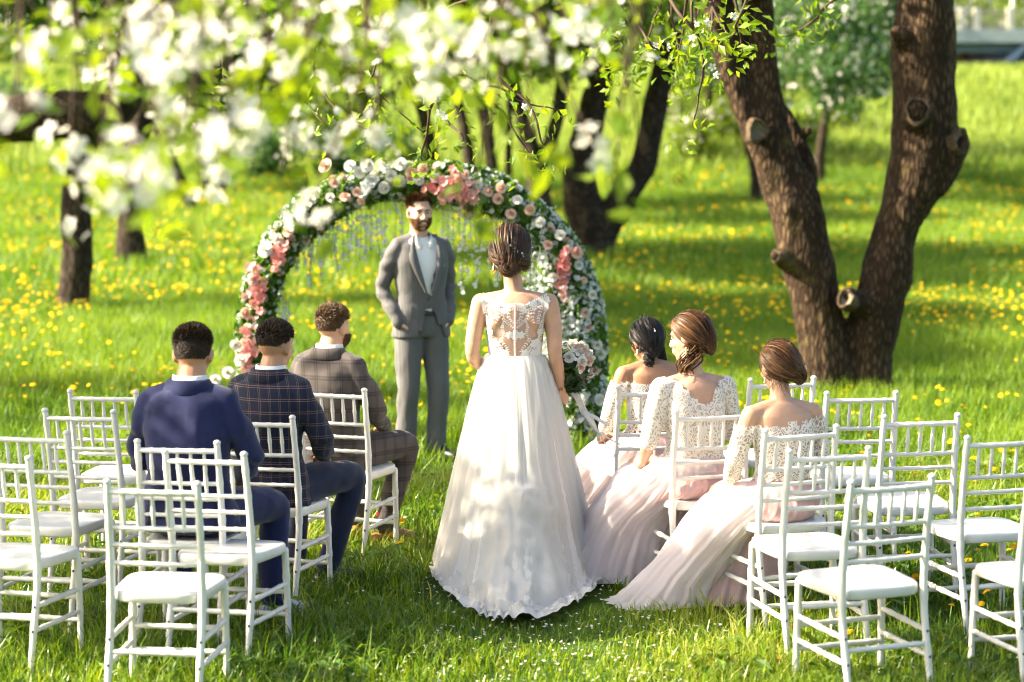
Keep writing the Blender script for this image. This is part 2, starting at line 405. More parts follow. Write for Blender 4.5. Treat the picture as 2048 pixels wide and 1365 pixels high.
def build_grass():
    x, y = field(8.6, 15.5, 3700, 1.3)
    P = np.stack([x, y, 0 * x], -1)
    aisle = np.exp(-((x - 0.25 - 0.03 * (y - 10)) / 0.55) ** 2) * sstep(14.0, 11.5, y)
    tuft = fbm(P, 1.6, 31, 2)
    L = (0.075 + 0.050 * tuft + 0.08 * rng.random(len(x)) ** 2) * (1 - 0.55 * aisle); L = np.clip(L, 0.025, 0.22)
    keep = np.ones(len(x), bool)
    for gx, gy, rx, ry in GAP: keep &= ((x - gx) / rx) ** 2 + ((y - gy) / ry) ** 2 > 1
    keep &= rng.random(len(x)) < (0.72 + 0.4 * tuft) * (1 - 0.25 * aisle)
    x, y, L = x[keep], y[keep], L[keep]
    V, F, c = blades(x, y, L, 0.0068, 2, 1.1)
    o = obj('grass', (V, F), M_grass, smooth=False, rnd=c); tag(o, 'short sunny lawn grass around the chairs', 'grass', kind='stuff')
    # long arching blades in tufts
    n = 900; cx, cy = field(8.6, 15, 60, 1.0); cx, cy = cx[:n], cy[:n]
    x = np.repeat(cx, 9) + rng.normal(size=len(cx) * 9) * 0.03; y = np.repeat(cy, 9) + rng.normal(size=len(cx) * 9) * 0.03
    keep = np.ones(len(x), bool)
    for gx, gy, rx, ry in GAP: keep &= ((x - gx) / rx) ** 2 + ((y - gy) / ry) ** 2 > 1
    keep &= ~((np.abs(x - 0.25) < 0.6) & (y < 13)); x, y = x[keep], y[keep]
    V, F, c = blades(x, y, 0.12 + 0.13 * rng.random(len(x)), 0.007, 2, 1.1)
    o = obj('grass', (V, F), M_grass, smooth=False, rnd=c); tag(o, 'long arching grass tufts among the chair legs', 'grass', kind='stuff')
    x1, y1 = field(15.5, 30, 1100, 1.5); L1 = 0.09 + 0.10 * rng.random(len(x1)) + 0.05 * vnoise(np.stack([x1, y1, 0 * x1], -1), 0.9, 4)
    x2, y2 = field(30, 60, 190, 2.5); L2 = 0.14 + 0.14 * rng.random(len(x2))
    x3, y3 = field(58, 97, 60, 4); L3 = 0.2 + 0.3 * rng.random(len(x3))
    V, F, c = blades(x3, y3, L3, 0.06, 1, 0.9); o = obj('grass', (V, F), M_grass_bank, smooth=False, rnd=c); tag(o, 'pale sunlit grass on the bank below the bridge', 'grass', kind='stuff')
    parts = [blades(x1, y1, L1, 0.012, 1, 1.0), blades(x2, y2, L2, 0.028, 1, 0.9)]
    V = np.vstack([p[0] for p in parts]); off = np.cumsum([0] + [len(p[0]) for p in parts]); F = np.vstack([p[1] + off[i] for i, p in enumerate(parts)])
    o = obj('grass', (V, F), M_grass_far, smooth=False, rnd=np.concatenate([p[2] for p in parts])); tag(o, 'tall meadow grass running back to the bank', 'grass', kind='stuff')
    # broad leaves of weeds close by
    x, y = field(8.8, 17, 75, 1.0); keep = np.ones(len(x), bool)
    for gx, gy, rx, ry in GAP: keep &= ((x - gx) / rx) ** 2 + ((y - gy) / ry) ** 2 > 1
    keep &= vnoise(np.stack([x, y, 0 * x], -1), 1.3, 77) > -0.1; x, y = x[keep], y[keep]
    k = 4; px = np.repeat(x, k) + rng.normal(size=len(x) * k) * 0.035; py = np.repeat(y, k) + rng.normal(size=len(x) * k) * 0.035
    nrm = np.stack([rng.normal(size=len(px)) * 0.5, rng.normal(size=len(px)) * 0.5, np.ones(len(px))], -1)
    tV = [[0, -1, 0], [-0.42, 0, 0.18], [0, 0.05, 0], [0.42, 0, 0.18], [0, 1, -0.15]]; tF = [[0, 2, 1], [0, 3, 2], [1, 2, 4], [2, 3, 4]]
    V, F = stamp(tV, tF, np.stack([px, py, gz(px, py) + 0.03 + 0.06 * rng.random(len(px))], -1), rot_to(nrm, rng.random(len(px)) * 6.28), 0.022 + 0.03 * rng.random(len(px)))
    o = obj('weeds', (V, F), M_weed, smooth=False, rnd=np.repeat(rng.random(len(px)), 5)); tag(o, 'low broad-leaved weeds mixed into the lawn', 'weeds', kind='stuff')
    # fallen petals
    x = rng.normal(size=1500) * 1.0 + 0.35; y = 9.2 + 3.2 * rng.random(1500) ** 1.4
    nrm = np.stack([rng.normal(size=1500) * 0.35, rng.normal(size=1500) * 0.35, np.ones(1500)], -1)
    V, F = stamp([[-1, 0, 0.15], [0, -0.7, 0], [1, 0, 0.15], [0, 0.7, 0]], [[0, 1, 2, 3]], np.stack([x, y, gz(x, y) + 0.02 + 0.04 * rng.random(1500)], -1), rot_to(nrm, rng.random(1500) * 6.28), 0.006 + 0.005 * rng.random(1500))
    o = obj('fallen_petals', (V, F), M_petal, rnd=np.repeat(rng.random(1500), 4)); tag(o, 'white blossom petals scattered over the trodden aisle', 'petals', kind='stuff')

M_petal = petal_mat('apple_petal', (0.82, 0.76, 0.72), (0.88, 0.86, 0.82), 0.45)
M_dand = leaf_mat('dandelion_yellow', (0.72, 0.40, 0.004), (0.85, 0.58, 0.01), 0.25, 0.6, (1.1, 1.0, 0.5), 0.1)
M_stem = plain('green_stem', (0.12, 0.22, 0.03))
def dandelion_mesh():
    V, F = [], []; k = 0
    for ring, (n, r, z) in enumerate(((11, 1.0, 0.05), (9, 0.72, 0.25), (6, 0.42, 0.40))):
        for i in range(n):
            a = (i + ring * 0.37) / n * 2 * math.pi; w = math.pi / n * 0.9
            V += [[0, 0, z * 0.6], [r * math.cos(a - w), r * math.sin(a - w), z], [r * 1.05 * math.cos(a), r * 1.05 * math.sin(a), z + 0.05], [r * math.cos(a + w), r * math.sin(a + w), z]]
            F += [[k, k + 1, k + 2, k + 3]]; k += 4
    return np.array(V), np.array(F)
def build_dandelions():
    dV, dF = dandelion_mesh(); nh = len(dV)
    def make(seed):
        r = random.Random(seed); H = r.uniform(0.06, 0.13); tx, ty = r.uniform(-.02, .02), r.uniform(-.02, .02)
        s = r.uniform(0.017, 0.023); Mr = rotx(r.uniform(-.5, .5)) @ roty(r.uniform(-.5, .5))
        head = (dV * s) @ Mr.T + np.array([tx, ty, H])
        sv, sf = tube(np.array([[0, 0, -0.02], [tx * .3, ty * .3, H * .6], [tx, ty, H]]), 0.0025, 4, False)
        V = np.vstack([head, sv]); F = [tuple(f) for f in dF] + [tuple(i + nh for i in f) for f in sf]
        return mesh('dandelion', V, F, [M_dand, M_stem], False, np.clip(np.full(len(V), r.random()), 0, 1), [0] * len(dF) + [1] * len(sf))
    kinds = [make(i) for i in range(6)]
    def spots(y0, y1, dens, mg):
        x, y = field(y0, y1, dens, mg); P = np.stack([x, y, 0 * x], -1)
        keep = fbm(P, 0.55, 12, 2) + 0.25 * sstep(13, 18, y) + 0.1 > rng.random(len(x)) * 0.9
        for gx, gy, rx, ry in GAP: keep &= ((x - gx) / rx) ** 2 + ((y - gy) / ry) ** 2 > 1
        keep &= ~((np.abs(x - 0.2) < 0.65) & (y < 14)); return x[keep], y[keep]
    x, y = spots(9.4, 16, 18, 0.1); sel = np.argsort(y)[:300]
    for i in sel:
        o = link('dandelion', kinds[random.randrange(6)], loc=(x[i], y[i], float(gz(x[i], y[i]))), rz=random.random() * 6.28)
        s = random.uniform(0.85, 1.25); o.scale = (s, s, s)
        tag(o, 'yellow dandelion in the lawn around the white chairs', 'dandelion', 'dandelions in the near lawn')
    rest = np.argsort(y)[300:]; X = [x[rest]]; Y = [y[rest]]; Sc = [np.full(len(rest), 0.022)]
    for a in ((16, 30, 30, 1.5, 0.022), (30, 58, 12, 2.5, 0.031)):
        xx, yy = spots(*a[:4]); X.append(xx); Y.append(yy); Sc.append(np.full(len(xx), a[4]))
    x, y, s = np.concatenate(X), np.concatenate(Y), np.concatenate(Sc); n = len(x)
    nrm = np.stack([rng.normal(size=n) * 0.35, rng.normal(size=n) * 0.35 - 0.25, np.ones(n)], -1)
    a = np.arange(7) / 7 * 6.28; tV = np.vstack([[[0, 0, 0.35]], np.stack([np.cos(a), np.sin(a), 0 * a], -1)]); tF = [[0, 1 + i, 1 + (i + 1) % 7] for i in range(7)]
    V, F = stamp(tV, tF, np.stack([x, y, gz(x, y) + 0.09 + 0.09 * rng.random(n)], -1), rot_to(nrm), s * (0.7 + 0.6 * rng.random(n)))
    o = obj('dandelion_meadow', (V, F), M_dand, smooth=False, rnd=np.repeat(rng.random(n), 8)); tag(o, 'yellow dandelions dotting the far meadow', 'dandelions', kind='stuff')

# ------------------------------------------------------------------ trees
M_bark = bark_mat('apple_bark', (0.036, 0.022, 0.013), (0.18, 0.115, 0.062))
M_bark_dark = bark_mat('dark_bark', (0.032, 0.023, 0.016), (0.155, 0.115, 0.075), 7)
M_twig = plain('twig_bark', (0.07, 0.045, 0.03), 0.8, 0.2, 0.3, 30)
M_twig_pale = plain('pale_branch_bark', (0.30, 0.25, 0.18), 0.85, 0.2, 0.25, 18, 0.4)
M_collar = bark_mat('knot_collar_bark', (0.10, 0.070, 0.045), (0.30, 0.22, 0.13), 14)
M_cutwood = plain('weathered_cut_wood', (0.17, 0.15, 0.10), 0.9, 0.1, 0.35, 30, 0.5, 50)
M_leaf = leaf_mat('apple_leaf', (0.085, 0.175, 0.010), (0.215, 0.300, 0.018), 0.5, 0.45, (1.6, 1.4, 0.4), 0.35)
M_leaf_bg = leaf_mat('orchard_leaf', (0.075, 0.155, 0.012), (0.230, 0.300, 0.028), 0.55, 0.5, (1.4, 1.3, 0.5), 0.3)
M_cool_shaded_leaf = leaf_mat('cool_shaded_leaf', (0.028, 0.085, 0.022), (0.105, 0.20, 0.045), 0.45, 0.5, (1.2, 1.2, 0.8), 0.35)  # dark cool green; shade inside the left crowns is put into the colour

LEAF_T = (np.array([[0, -1, 0], [-0.5, -0.1, 0.16], [0, 0, 0], [0.5, -0.1, 0.16], [0, 1, -0.12]]), np.array([[0, 2, 1], [0, 3, 2], [1, 2, 4], [2, 3, 4]]))
LEAF_F = (np.array([[0, -1, 0], [0.52, -0.1, 0.2], [0, 1, -0.1], [-0.52, -0.1, 0.2]]), np.array([[0, 1, 2], [0, 2, 3]]))
def crown_cloud(centres, n_leaf, n_blos, leaf, blos, spread, seed):
    "leaf and blossom faces gathered round many small clump centres"
    r = np.random.default_rng(seed); cc = np.asarray(centres)
    def pos(n, sp):
        i = r.integers(0, len(cc), n); return cc[i] + r.normal(size=(n, 3)) * sp * np.array([1, 1, 0.75])
    p = pos(n_leaf, spread); rot = rot_to(np.stack([r.normal(size=n_leaf), r.normal(size=n_leaf), r.normal(size=n_leaf) + 0.6], -1), r.random(n_leaf) * 6.28)
    lv, lf = stamp(LEAF_F[0], LEAF_F[1], p, rot, leaf * (0.6 + 0.7 * r.random(n_leaf)))
    a = np.arange(5) / 5 * 6.28; tV = np.vstack([[[0, 0, -0.15]], np.stack([np.cos(a), np.sin(a), 0.12 + 0 * a], -1)]); tF = np.array([[0, 1 + i, 1 + (i + 1) % 5] for i in range(5)])
    q = pos(n_blos, spread * 0.9); qv, qf = stamp(tV, tF, q, rand_rot(n_blos, r), blos * (0.6 + 0.7 * r.random(n_blos)))
    return (lv, lf, np.repeat(r.random(n_leaf), 4)), (qv, qf, np.repeat(r.random(n_blos), 6))
def add_crown(root, centres, n_leaf, n_blos, leaf, blos, spread, seed, lm=None, pm=None):
    (lv, lf, lr), (qv, qf, qr) = crown_cloud(centres, n_leaf, n_blos, leaf, blos, spread, seed)
    o = obj('crown', (lv, lf), lm or M_leaf_bg, root, False, lr); tag(o, kind='stuff')
    if n_blos:
        o = obj('crown_blossom', (qv, qf), pm or M_petal, root, False, qr); tag(o, kind='stuff')
def clumps(c, r, n, seed, hollow=0.35):
    g = np.random.default_rng(seed); d = unit(g.normal(size=(n, 3))) * (hollow + (1 - hollow) * g.random((n, 1)) ** 0.6)
    return np.asarray(c) + d * np.asarray(r)
def px_limb(pts, d):
    "photo (u, v, width) triples at distance d (or a list of distances) -> 3-D points and radii"
    dd = [d] * len(pts) if np.isscalar(d) else d
    P = np.array([at(u, v, k) for (u, v, w), k in zip(pts, dd)]); r = np.array([w * k / FPX / 2 for (u, v, w), k in zip(pts, dd)])
    return P, r
def rough_limb(P, r, n=16, seg=26, seed=0, amp=0.10):
    m = len(P); PP = catmull(P, seg); rr = np.interp(np.linspace(0, m - 1, seg), np.arange(m), r)
    V, F = tube(PP, rr, n, True); big = float(np.mean(r))
    ctr = np.repeat(np.vstack([[PP[0]] * 3, PP, [PP[-1]] * 3]), n, 0); d = V - ctr
    return ctr + d * (1 + amp * fbm(V, 0.7 / big, seed, 3))[:, None], F
def trunk_part(name, limbs, mat, root, voxel=None, seed=0):
    parts = [rough_limb(P, r, seed=seed + i) for i, (P, r) in enumerate(limbs)]
    if voxel: return remesh(name, parts, voxel, mat, 3, parent=root, disp=lambda co, nr: nr * (0.012 * fbm(co * np.array([1, 1, 0.35]), 16, seed, 3))[:, None])
    return obj(name, join(parts), mat, root)
def local(P, o): return np.asarray(P) - np.array(o)

def px_tree(label, name, d, limbs, crown=None, mat=None, voxel=None, seed=0, group=None, lm=None):
    b = at(limbs[0][0][0], limbs[0][0][1], d); base = np.array([b[0], b[1], float(gz(b[0], b[1]))])
    root = empty(name, base); tag(root, label, 'tree', group)
    L = []
    for i, l in enumerate(limbs):
        P, r = px_limb(l, d)
        if i == 0: P = np.vstack([base - [0, 0, 0.25], P]); r = np.concatenate([[r[0] * 1.25], r])
        L.append((local(P, base), r))
    trunk_part('trunk', L, mat or M_bark_dark, root, voxel, seed)
    for j, (u, v, ru, rv, dd, nl, nb, ls, bs) in enumerate(crown or []):
        c = at(u, v, d + dd); k = (d + dd) / FPX
        cl = clumps(local(c, base), (ru * k, max(2.0, ru * k * 1.15), rv * k), max(24, nl // 100), seed * 31 + j)
        add_crown(root, cl, int(nl * 1.35), nb, ls, bs, 0.28, seed * 57 + j, lm)
    return root

def build_trees():
    D = 19.8
    bt = onz(1690, 786); base = np.array([bt[0], bt[1], 0.0]); root = empty('apple_tree', base)
    tag(root, 'big old apple tree forking into two thick knotted trunks behind the bridesmaids', 'tree')
    left = [(1662, 800, 120), (1652, 720, 104), (1642, 662, 96), (1629, 586, 102), (1613, 521, 106), (1606, 469, 102), (1588, 410, 104), (1563, 352, 96), (1543, 293, 90), (1530, 234, 80), (1525, 176, 66), (1522, 117, 65), (1516, 59, 65), (1512, -10, 62), (1500, -120, 55), (1470, -260, 45)]
    right = [(1728, 800, 110), (1735, 720, 100), (1745, 662, 106), (1764, 586, 102), (1776, 527, 102), (1789, 469, 86), (1810, 410, 100), (1832, 352, 122), (1848, 293, 134), (1846, 234, 126), (1847, 176, 128), (1849, 117, 126), (1849, 59, 122), (1850, -10, 112), (1862, -120, 96), (1890, -260, 78)]
    sub = [(1535, 300, 70), (1505, 235, 62), (1478, 176, 54), (1458, 117, 60), (1447, 59, 62), (1432, -10, 60), (1400, -110, 50), (1340, -220, 40)]
    stub = [(1600, 420, 60), (1608, 350, 56), (1596, 290, 40), (1578, 240, 24), (1564, 208, 14)]
    bulge = [(1870, 370, 60), (1898, 315, 66), (1914, 285, 56)]
    nubs = [[(1600, 530, 70), (1565, 517, 40), (1551, 512, 22)], [(1740, 615, 66), (1712, 603, 50), (1695, 598, 46)], [(1812, 80, 60), (1796, 68, 34)], [(1540, 275, 60), (1516, 264, 44)], [(1610, 268, 20), (1618, 262, 22)]]
    L = []
    for l, dd in ((left, 0), (right, 0.05), (sub, -0.05), (stub, 0.25), (bulge, -0.02)):
        P, r = px_limb(l, D + dd); L.append((local(P, base), r))
    for l in nubs:
        P, r = px_limb(l, [D - 0.05 - 0.10 * i for i in range(len(l))]); L.append((local(P, base), r))
    P, r = px_limb([(1838, 240, 70), (1836, 224, 56)], [D - 0.05, D - 0.33]); L.append((local(P, base), r))
    trunk_part('trunk', L, M_bark, root, 0.022, 3)
    # sawn knots: a bark collar round a flat weathered face
    for (u, v, dd, rad, nrm) in ((1835, 222, -0.41, 0.100, (-0.15, -1, 0.12)), (1516, 262, -0.30, 0.086, (0.15, -1, -0.02)), (1921, 284, -0.15, 0.098, (0.75, -0.75, 0.05)), (1692, 598, -0.36, 0.072, (-0.6, -0.9, 0.45)), (1553, 513, -0.24, 0.048, (-0.8, -0.7, 0.1))):
        c = local(at(u, v, D + dd), base); Mr = rot_to(np.array([nrm], float))[0]
        a = np.arange(22) / 22 * 2 * np.pi; rr = rad * (1 + 0.10 * np.sin(3 * a + u) + 0.05 * np.sin(7 * a))
        prof = [(1.12, -0.10), (1.16, -0.02), (1.08, 0.020), (0.94, 0.022), (0.86, 0.0), (0.80, -0.025)]
        rings = np.array([np.stack([rr * f * np.cos(a) * 0.86, rr * f * np.sin(a), np.full(22, z)], -1) for f, z in prof])
        k = obj('knot_collar', xform(loft(rings, False), Mr, c), M_collar, root)
        rings = np.array([np.stack([rr * f * np.cos(a) * 0.86, rr * f * np.sin(a), np.full(22, z)], -1) for f, z in ((0.86, -0.012), (0.6, -0.02), (0.3, -0.03), (0.02, -0.034))])
        obj('sawn_face', xform(loft(rings, False), Mr, c), M_cutwood, k)
    # limbs over the aisle, just above the frame, and the twigs that hang from them
    lim = [np.array([at(1432, -10, D), at(1380, -160, 18.5), at(1250, -170, 16.5), at(1120, -130, 14.8), at(980, -95, 13.8), at(840, -75, 13.2)]),
           np.array([at(1512, -10, D), at(1500, -190, 17), at(1440, -200, 14.5), at(1330, -140, 13), at(1270, -90, 12.4)])]
    for P in lim: obj('limb', rough_limb(local(P, base), np.linspace(0.10, 0.018, len(P)), 10, 30, 5), M_bark, root)
    tw = [([(985, -20), (880, 25), (790, 60), (745, 150), (760, 190), (850, 270)], 13.2), ([(760, 175), (748, 205), (750, 225)], 13.2), ([(920, 60), (870, 190), (845, 300), (850, 330)], 13.0), ([(868, 185), (885, 230), (925, 265), (928, 285)], 13.0), ([(985, -30), (975, 170), (1010, 230), (1050, 300), (1060, 325)], 12.9), ([(975, 170), (930, 150), (880, 165)], 12.9), ([(1000, 160), (1060, 215), (1100, 330)], 13.0), ([(900, 170), (960, 175), (1010, 180), (1040, 200), (1120, 225)], 13.1),
          ([(1250, -10), (1280, 55), (1300, 85), (1315, 100)], 11.9), ([(1320, -10), (1360, 30), (1395, 70), (1410, 130), (1400, 190), (1386, 250)], 12.2), ([(1386, -20), (1385, 50), (1400, 75)], 12.2), ([(1500, -20), (1480, 40), (1462, 78)], 12.4), ([(1200, -20), (1215, 60), (1235, 75)], 12.3), ([(1700, -30), (1650, 20), (1600, 60), (1560, 75)], 15.5), ([(1720, -20), (1660, 10), (1610, 50)], 15.5), ([(620, 60), (640, 170), (690, 240), (740, 262)], 12.6), ([(560, -20), (580, 150), (620, 215), (650, 250)], 12.6), ([(440, -20), (445, 100), (450, 160), (470, 148)], 12.8)]
    g = np.random.default_rng(19)
    for i in range(16):
        u0 = 1140 + 640 * g.random(); du = g.normal() * 50; v1 = 20 + 120 * g.random() * (1.3 if u0 < 1480 else 0.8); tw.append(([(u0, -40), (u0 + du * 0.5, v1 * 0.45), (u0 + du, v1)], 12.5 + 4.5 * g.random()))
    pts = []
    for l, d in tw:
        P = np.array([at(u, v, d + 0.12 * math.sin(i * 2.1 + u)) for i, (u, v) in enumerate(l)]); P = catmull(P, 16); P += np.stack([vnoise(P, 9, 1), vnoise(P, 9, 2), vnoise(P, 9, 3)], -1) * 0.02
        obj('twig', tube(local(P, base), np.linspace(0.011, 0.0035, len(P)), 6), M_twig, root)
        pts += [(p, d) for p in P[5::5]] + [(P[-1], d)]
    # crown above the frame
    hi = np.vstack([clumps(local(at(1480, -420, 19.6), base), (3.0, 2.6, 1.1), 60, 7), clumps(local(at(1960, -420, 19.9), base), (2.4, 2.4, 1.1), 40, 8)])
    add_crown(root, hi, 6500, 2200, 0.05, 0.035, 0.26, 6, M_leaf)
    return root, base, pts

def blossom_template():
    V, F, mi, rn = [], [], [], []
    for i in range(5):
        a = i / 5 * 2 * math.pi; c, s = math.cos(a), math.sin(a)
        loc = np.array([[0.12, 0, 0], [0.55, -0.36, 0.16], [0.62, 0, 0.08], [0.55, 0.36, 0.16], [1.02, -0.22, 0.30], [1.06, 0.2, 0.32]])
        k = len(V); V += [[x * c - y * s, x * s + y * c, z] for x, y, z in loc]
        F += [(k, k + 1, k + 2), (k, k + 2, k + 3), (k + 1, k + 4, k + 2), (k + 2, k + 4, k + 5), (k + 2, k + 5, k + 3)]; mi += [0] * 5
    k = len(V); V += [[0, 0, 0.22]] + [[0.2 * math.cos(a), 0.2 * math.sin(a), 0.1] for a in np.arange(6) / 6 * 6.283]
    F += [(k, k + 1 + i, k + 1 + (i + 1) % 6) for i in range(6)]; mi += [1] * 6
    return np.array(V), np.array(F), mi
M_anther = plain('blossom_centre', (0.62, 0.55, 0.12))

def build_twig_sprays(root, base, pts):
    "leaves and a few blossoms on the in-focus twigs"
    P = np.array([p for p, d in pts]); r = np.random.default_rng(41); sel = P[r.random(len(P)) < 0.95]
    n = len(sel) * 7; q = np.repeat(sel, 7, 0) + r.normal(size=(n, 3)) * 0.06 - np.array([0, 0, 0.03])
    V, F = stamp(LEAF_T[0], LEAF_T[1], local(q, base), rot_to(np.stack([r.normal(size=n), r.normal(size=n), r.normal(size=n) + 0.4], -1), r.random(n) * 6.28), 0.024 + 0.020 * r.random(n))
    o = obj('twig_leaves', (V, F), M_leaf, root, False, np.repeat(r.random(n), 5)); tag(o, kind='stuff')
    bV, bF, mi = blossom_template(); me = mesh('blossom', bV * 0.021, bF, [M_petal, M_anther], True, np.full(len(bV), 0.8), mi)
    for uv in ((1243, 50), (1232, 30), (1392, 50), (1405, 60), (1385, 75), (1415, 45), (1322, 88), (1335, 95), (1312, 92), (1425, 135), (1390, 95), (1468, 32), (1432, 150), (880, 225), (888, 235), (1060, 225), (1048, 215), (1240, 62)):
        o = link('blossom', me, root, local(at(uv[0], uv[1], 12.2), base)); o.rotation_euler = (random.uniform(0.6, 2.2), random.uniform(-.6, .6), random.uniform(0, 6.28))

def build_near_tree():
    "blossoming tree left of the camera: its drooping boughs hang into the top of the view, out of focus"
    base = np.array([-4.3, 6.6, 0.0]); root = empty('apple_tree', base)
    tag(root, 'blossoming apple tree with blurred white flower clusters hanging across the top', 'tree')
    r = np.random.default_rng(5)
    T = np.array([[0, 0, -0.2], [0.1, 0, 0.8], [0.05, 0.05, 1.6], [0.25, 0.05, 2.3], [0.6, 0.0, 2.9]])
    obj('trunk', rough_limb(T, np.array([0.24, 0.2, 0.18, 0.16, 0.13]), 16, 26, 2), M_bark_dark, root)
    mains = [[[0.5, 0, 2.8], [1.4, -0.4, 3.15], [2.6, -0.7, 3.2], [3.8, -0.8, 3.1], [5.0, -0.6, 2.95]],
             [[0.5, 0, 2.8], [1.5, 0.4, 3.3], [2.8, 0.5, 3.25], [4.2, 0.6, 3.1], [5.3, 0.5, 3.0]],
             [[0.3, 0, 2.4], [1.2, -0.8, 2.9], [2.4, -1.6, 3.05], [3.6, -1.8, 3.0], [4.8, -1.6, 2.95]],
             [[0.5, 0.1, 2.8], [1.4, 1.3, 3.6], [2.2, 2.6, 4.0], [2.8, 3.6, 4.0]],
             [[0.4, 0.1, 2.8], [0.2, 1.3, 3.7], [0.0, 2.8, 4.2], [-0.2, 4.2, 4.4]],
             [[0.3, 0, 2.6], [-0.8, 0.6, 3.4], [-1.8, 1.6, 4.0]]]
    mp = []
    for l in mains:
        P = catmull(np.array(l), 24); obj('bough', rough_limb(P, np.linspace(0.085, 0.015, 24), 8, 24, 9), M_twig_pale, root); mp.append(P)
    MP = np.vstack(mp[:3])
    cl = [(150, 20), (260, 50), (330, 85), (90, 92), (40, 130), (215, 125), (225, 168), (430, 40), (395, 90), (480, 85), (500, 30), (350, 165), (465, 120), (640, 60), (600, 45), (700, 40), (660, 125), (560, 115), (760, 115), (830, 40), (872, 62), (905, 105), (960, 90), (860, 155), (935, 150), (1000, 65), (1060, 100), (1150, 90), (1190, 62), (722, 262), (745, 300), (400, 228), (445, 250), (372, 245), (480, 265), (430, 325), (250, 312), (310, 352), (190, 360), (240, 372), (140, 292), (18, 235), (152, 448), (590, 285), (575, 240), (618, 408), (402, 402), (1185, 285), (1290, 300), (930, 440), (1225, 372), (1065, 268), (545, 170), (700, 190), (800, 90), (20, 60), (70, 20), (290, 140), (520, 230), (330, 300), (460, 190), (610, 130), (1110, 150), (1240, 210), (780, 20), (1020, 20), (1130, 20), (560, 20), (350, 20), (200, 60), (560, 355)]
    bV, bF, mi = blossom_template()
    bms = [mesh('blossom', bV * 0.0255 * k, bF, [M_petal, M_anther], True, np.full(len(bV), c), mi) for k, c in ((1, 0.9), (0.9, 0.6), (1.1, 1.0), (0.7, 0.2))]
    LV = np.vstack([LEAF_T[0][:, :]]); lms = [mesh('leaf', LV * s, LEAF_T[1], M_leaf, True, np.full(5, c)) for s, c in ((0.042, 0.9), (0.034, 0.6), (0.046, 0.85), (0.036, 0.3))]
    nb = nl = 0; xb, xl = [], []
    for i, (u, v) in enumerate(cl):
        d = 4.6 + 2.2 * r.random(); c = local(at(u, v, d), base)
        a = MP[np.argmin(np.linalg.norm((MP - c) * np.array([1, 1, 0.5]), axis=1) + r.random(len(MP)) * 0.3)]
        P = catmull(np.array([a, (a + c) / 2 + r.normal(size=3) * 0.08, c]), 10)
        obj('twig', tube(P, np.linspace(0.008, 0.0028, 10), 5), M_twig, root)
        k = r.integers(4, 9); big = 1.35 if (u, v) in ((722, 262), (445, 250), (400, 228), (330, 85), (430, 325)) else 1.0
        for j in range(k):
            dv = unit(r.normal(size=3)); p = c + dv * np.array([0.066, 0.066, 0.055]) * big * (0.5 + 0.6 * r.random())
            e = Vector(dv + np.array([0, -0.5, 0.35])).to_track_quat('Z', 'Y').to_euler(); e.rotate_axis('Z', r.random() * 6.28)
            if nb < 300:
                o = link('blossom', bms[r.integers(0, 4)], root, p); o.rotation_euler = e; o.scale = (big, big, big); nb += 1
            else: xb.append(p)
        for j in range(r.integers(4, 8)):
            dv = unit(r.normal(size=3) + np.array([0, 0, -0.2])); p = c + dv * (0.065 + 0.06 * r.random())
            e = Vector(unit(r.normal(size=3) + np.array([0, 0, 0.7]))).to_track_quat('Z', 'Y').to_euler(); e.rotate_axis('Z', r.random() * 6.28)
            if nl < 300: o = link('leaf', lms[r.integers(0, 4)], root, p); o.rotation_euler = e; nl += 1
            else: xl.append(p)
    # the rest of the crown, above the frame, filters the light on the aisle
    hi = np.vstack(mp)[r.integers(0, sum(len(p) for p in mp), 230)] + r.normal(size=(230, 3)) * np.array([0.5, 0.5, 0.25]) + np.array([0, 0, 0.45])
    hi = hi[((hi[:, 2] + base[2]) > 2.72 + 0.045 * (hi[:, 1] + base[1])) & (hi[:, 1] > 1.6)]
    add_crown(root, hi, 2400, 500, 0.036, 0.022, 0.13, 77, M_leaf)
    bk = np.vstack([mp[3][8:], mp[4][8:]])[r.integers(0, 32, 60)] + r.normal(size=(60, 3)) * np.array([0.55, 0.6, 0.3]) + np.array([0.2, 0.4, 0.25])
    add_crown(root, bk, 3800, 700, 0.042, 0.024, 0.15, 79, M_leaf)  # extra unseen leaves on the back boughs, added to shade the right lawn
    # loose sprigs between the clusters
    q = []
    for i in range(95):
        u = r.random() * 1300 - 20; v = (r.random() ** 1.6) * (330 - 0.17 * u)
        if u < 260 and 165 < v < 300: continue
        q.append(local(at(u, v, 5.6 + 2.6 * r.random()), base))
    add_crown(root, np.array(q), 420, 60, 0.034, 0.023, 0.07, 78, M_leaf)

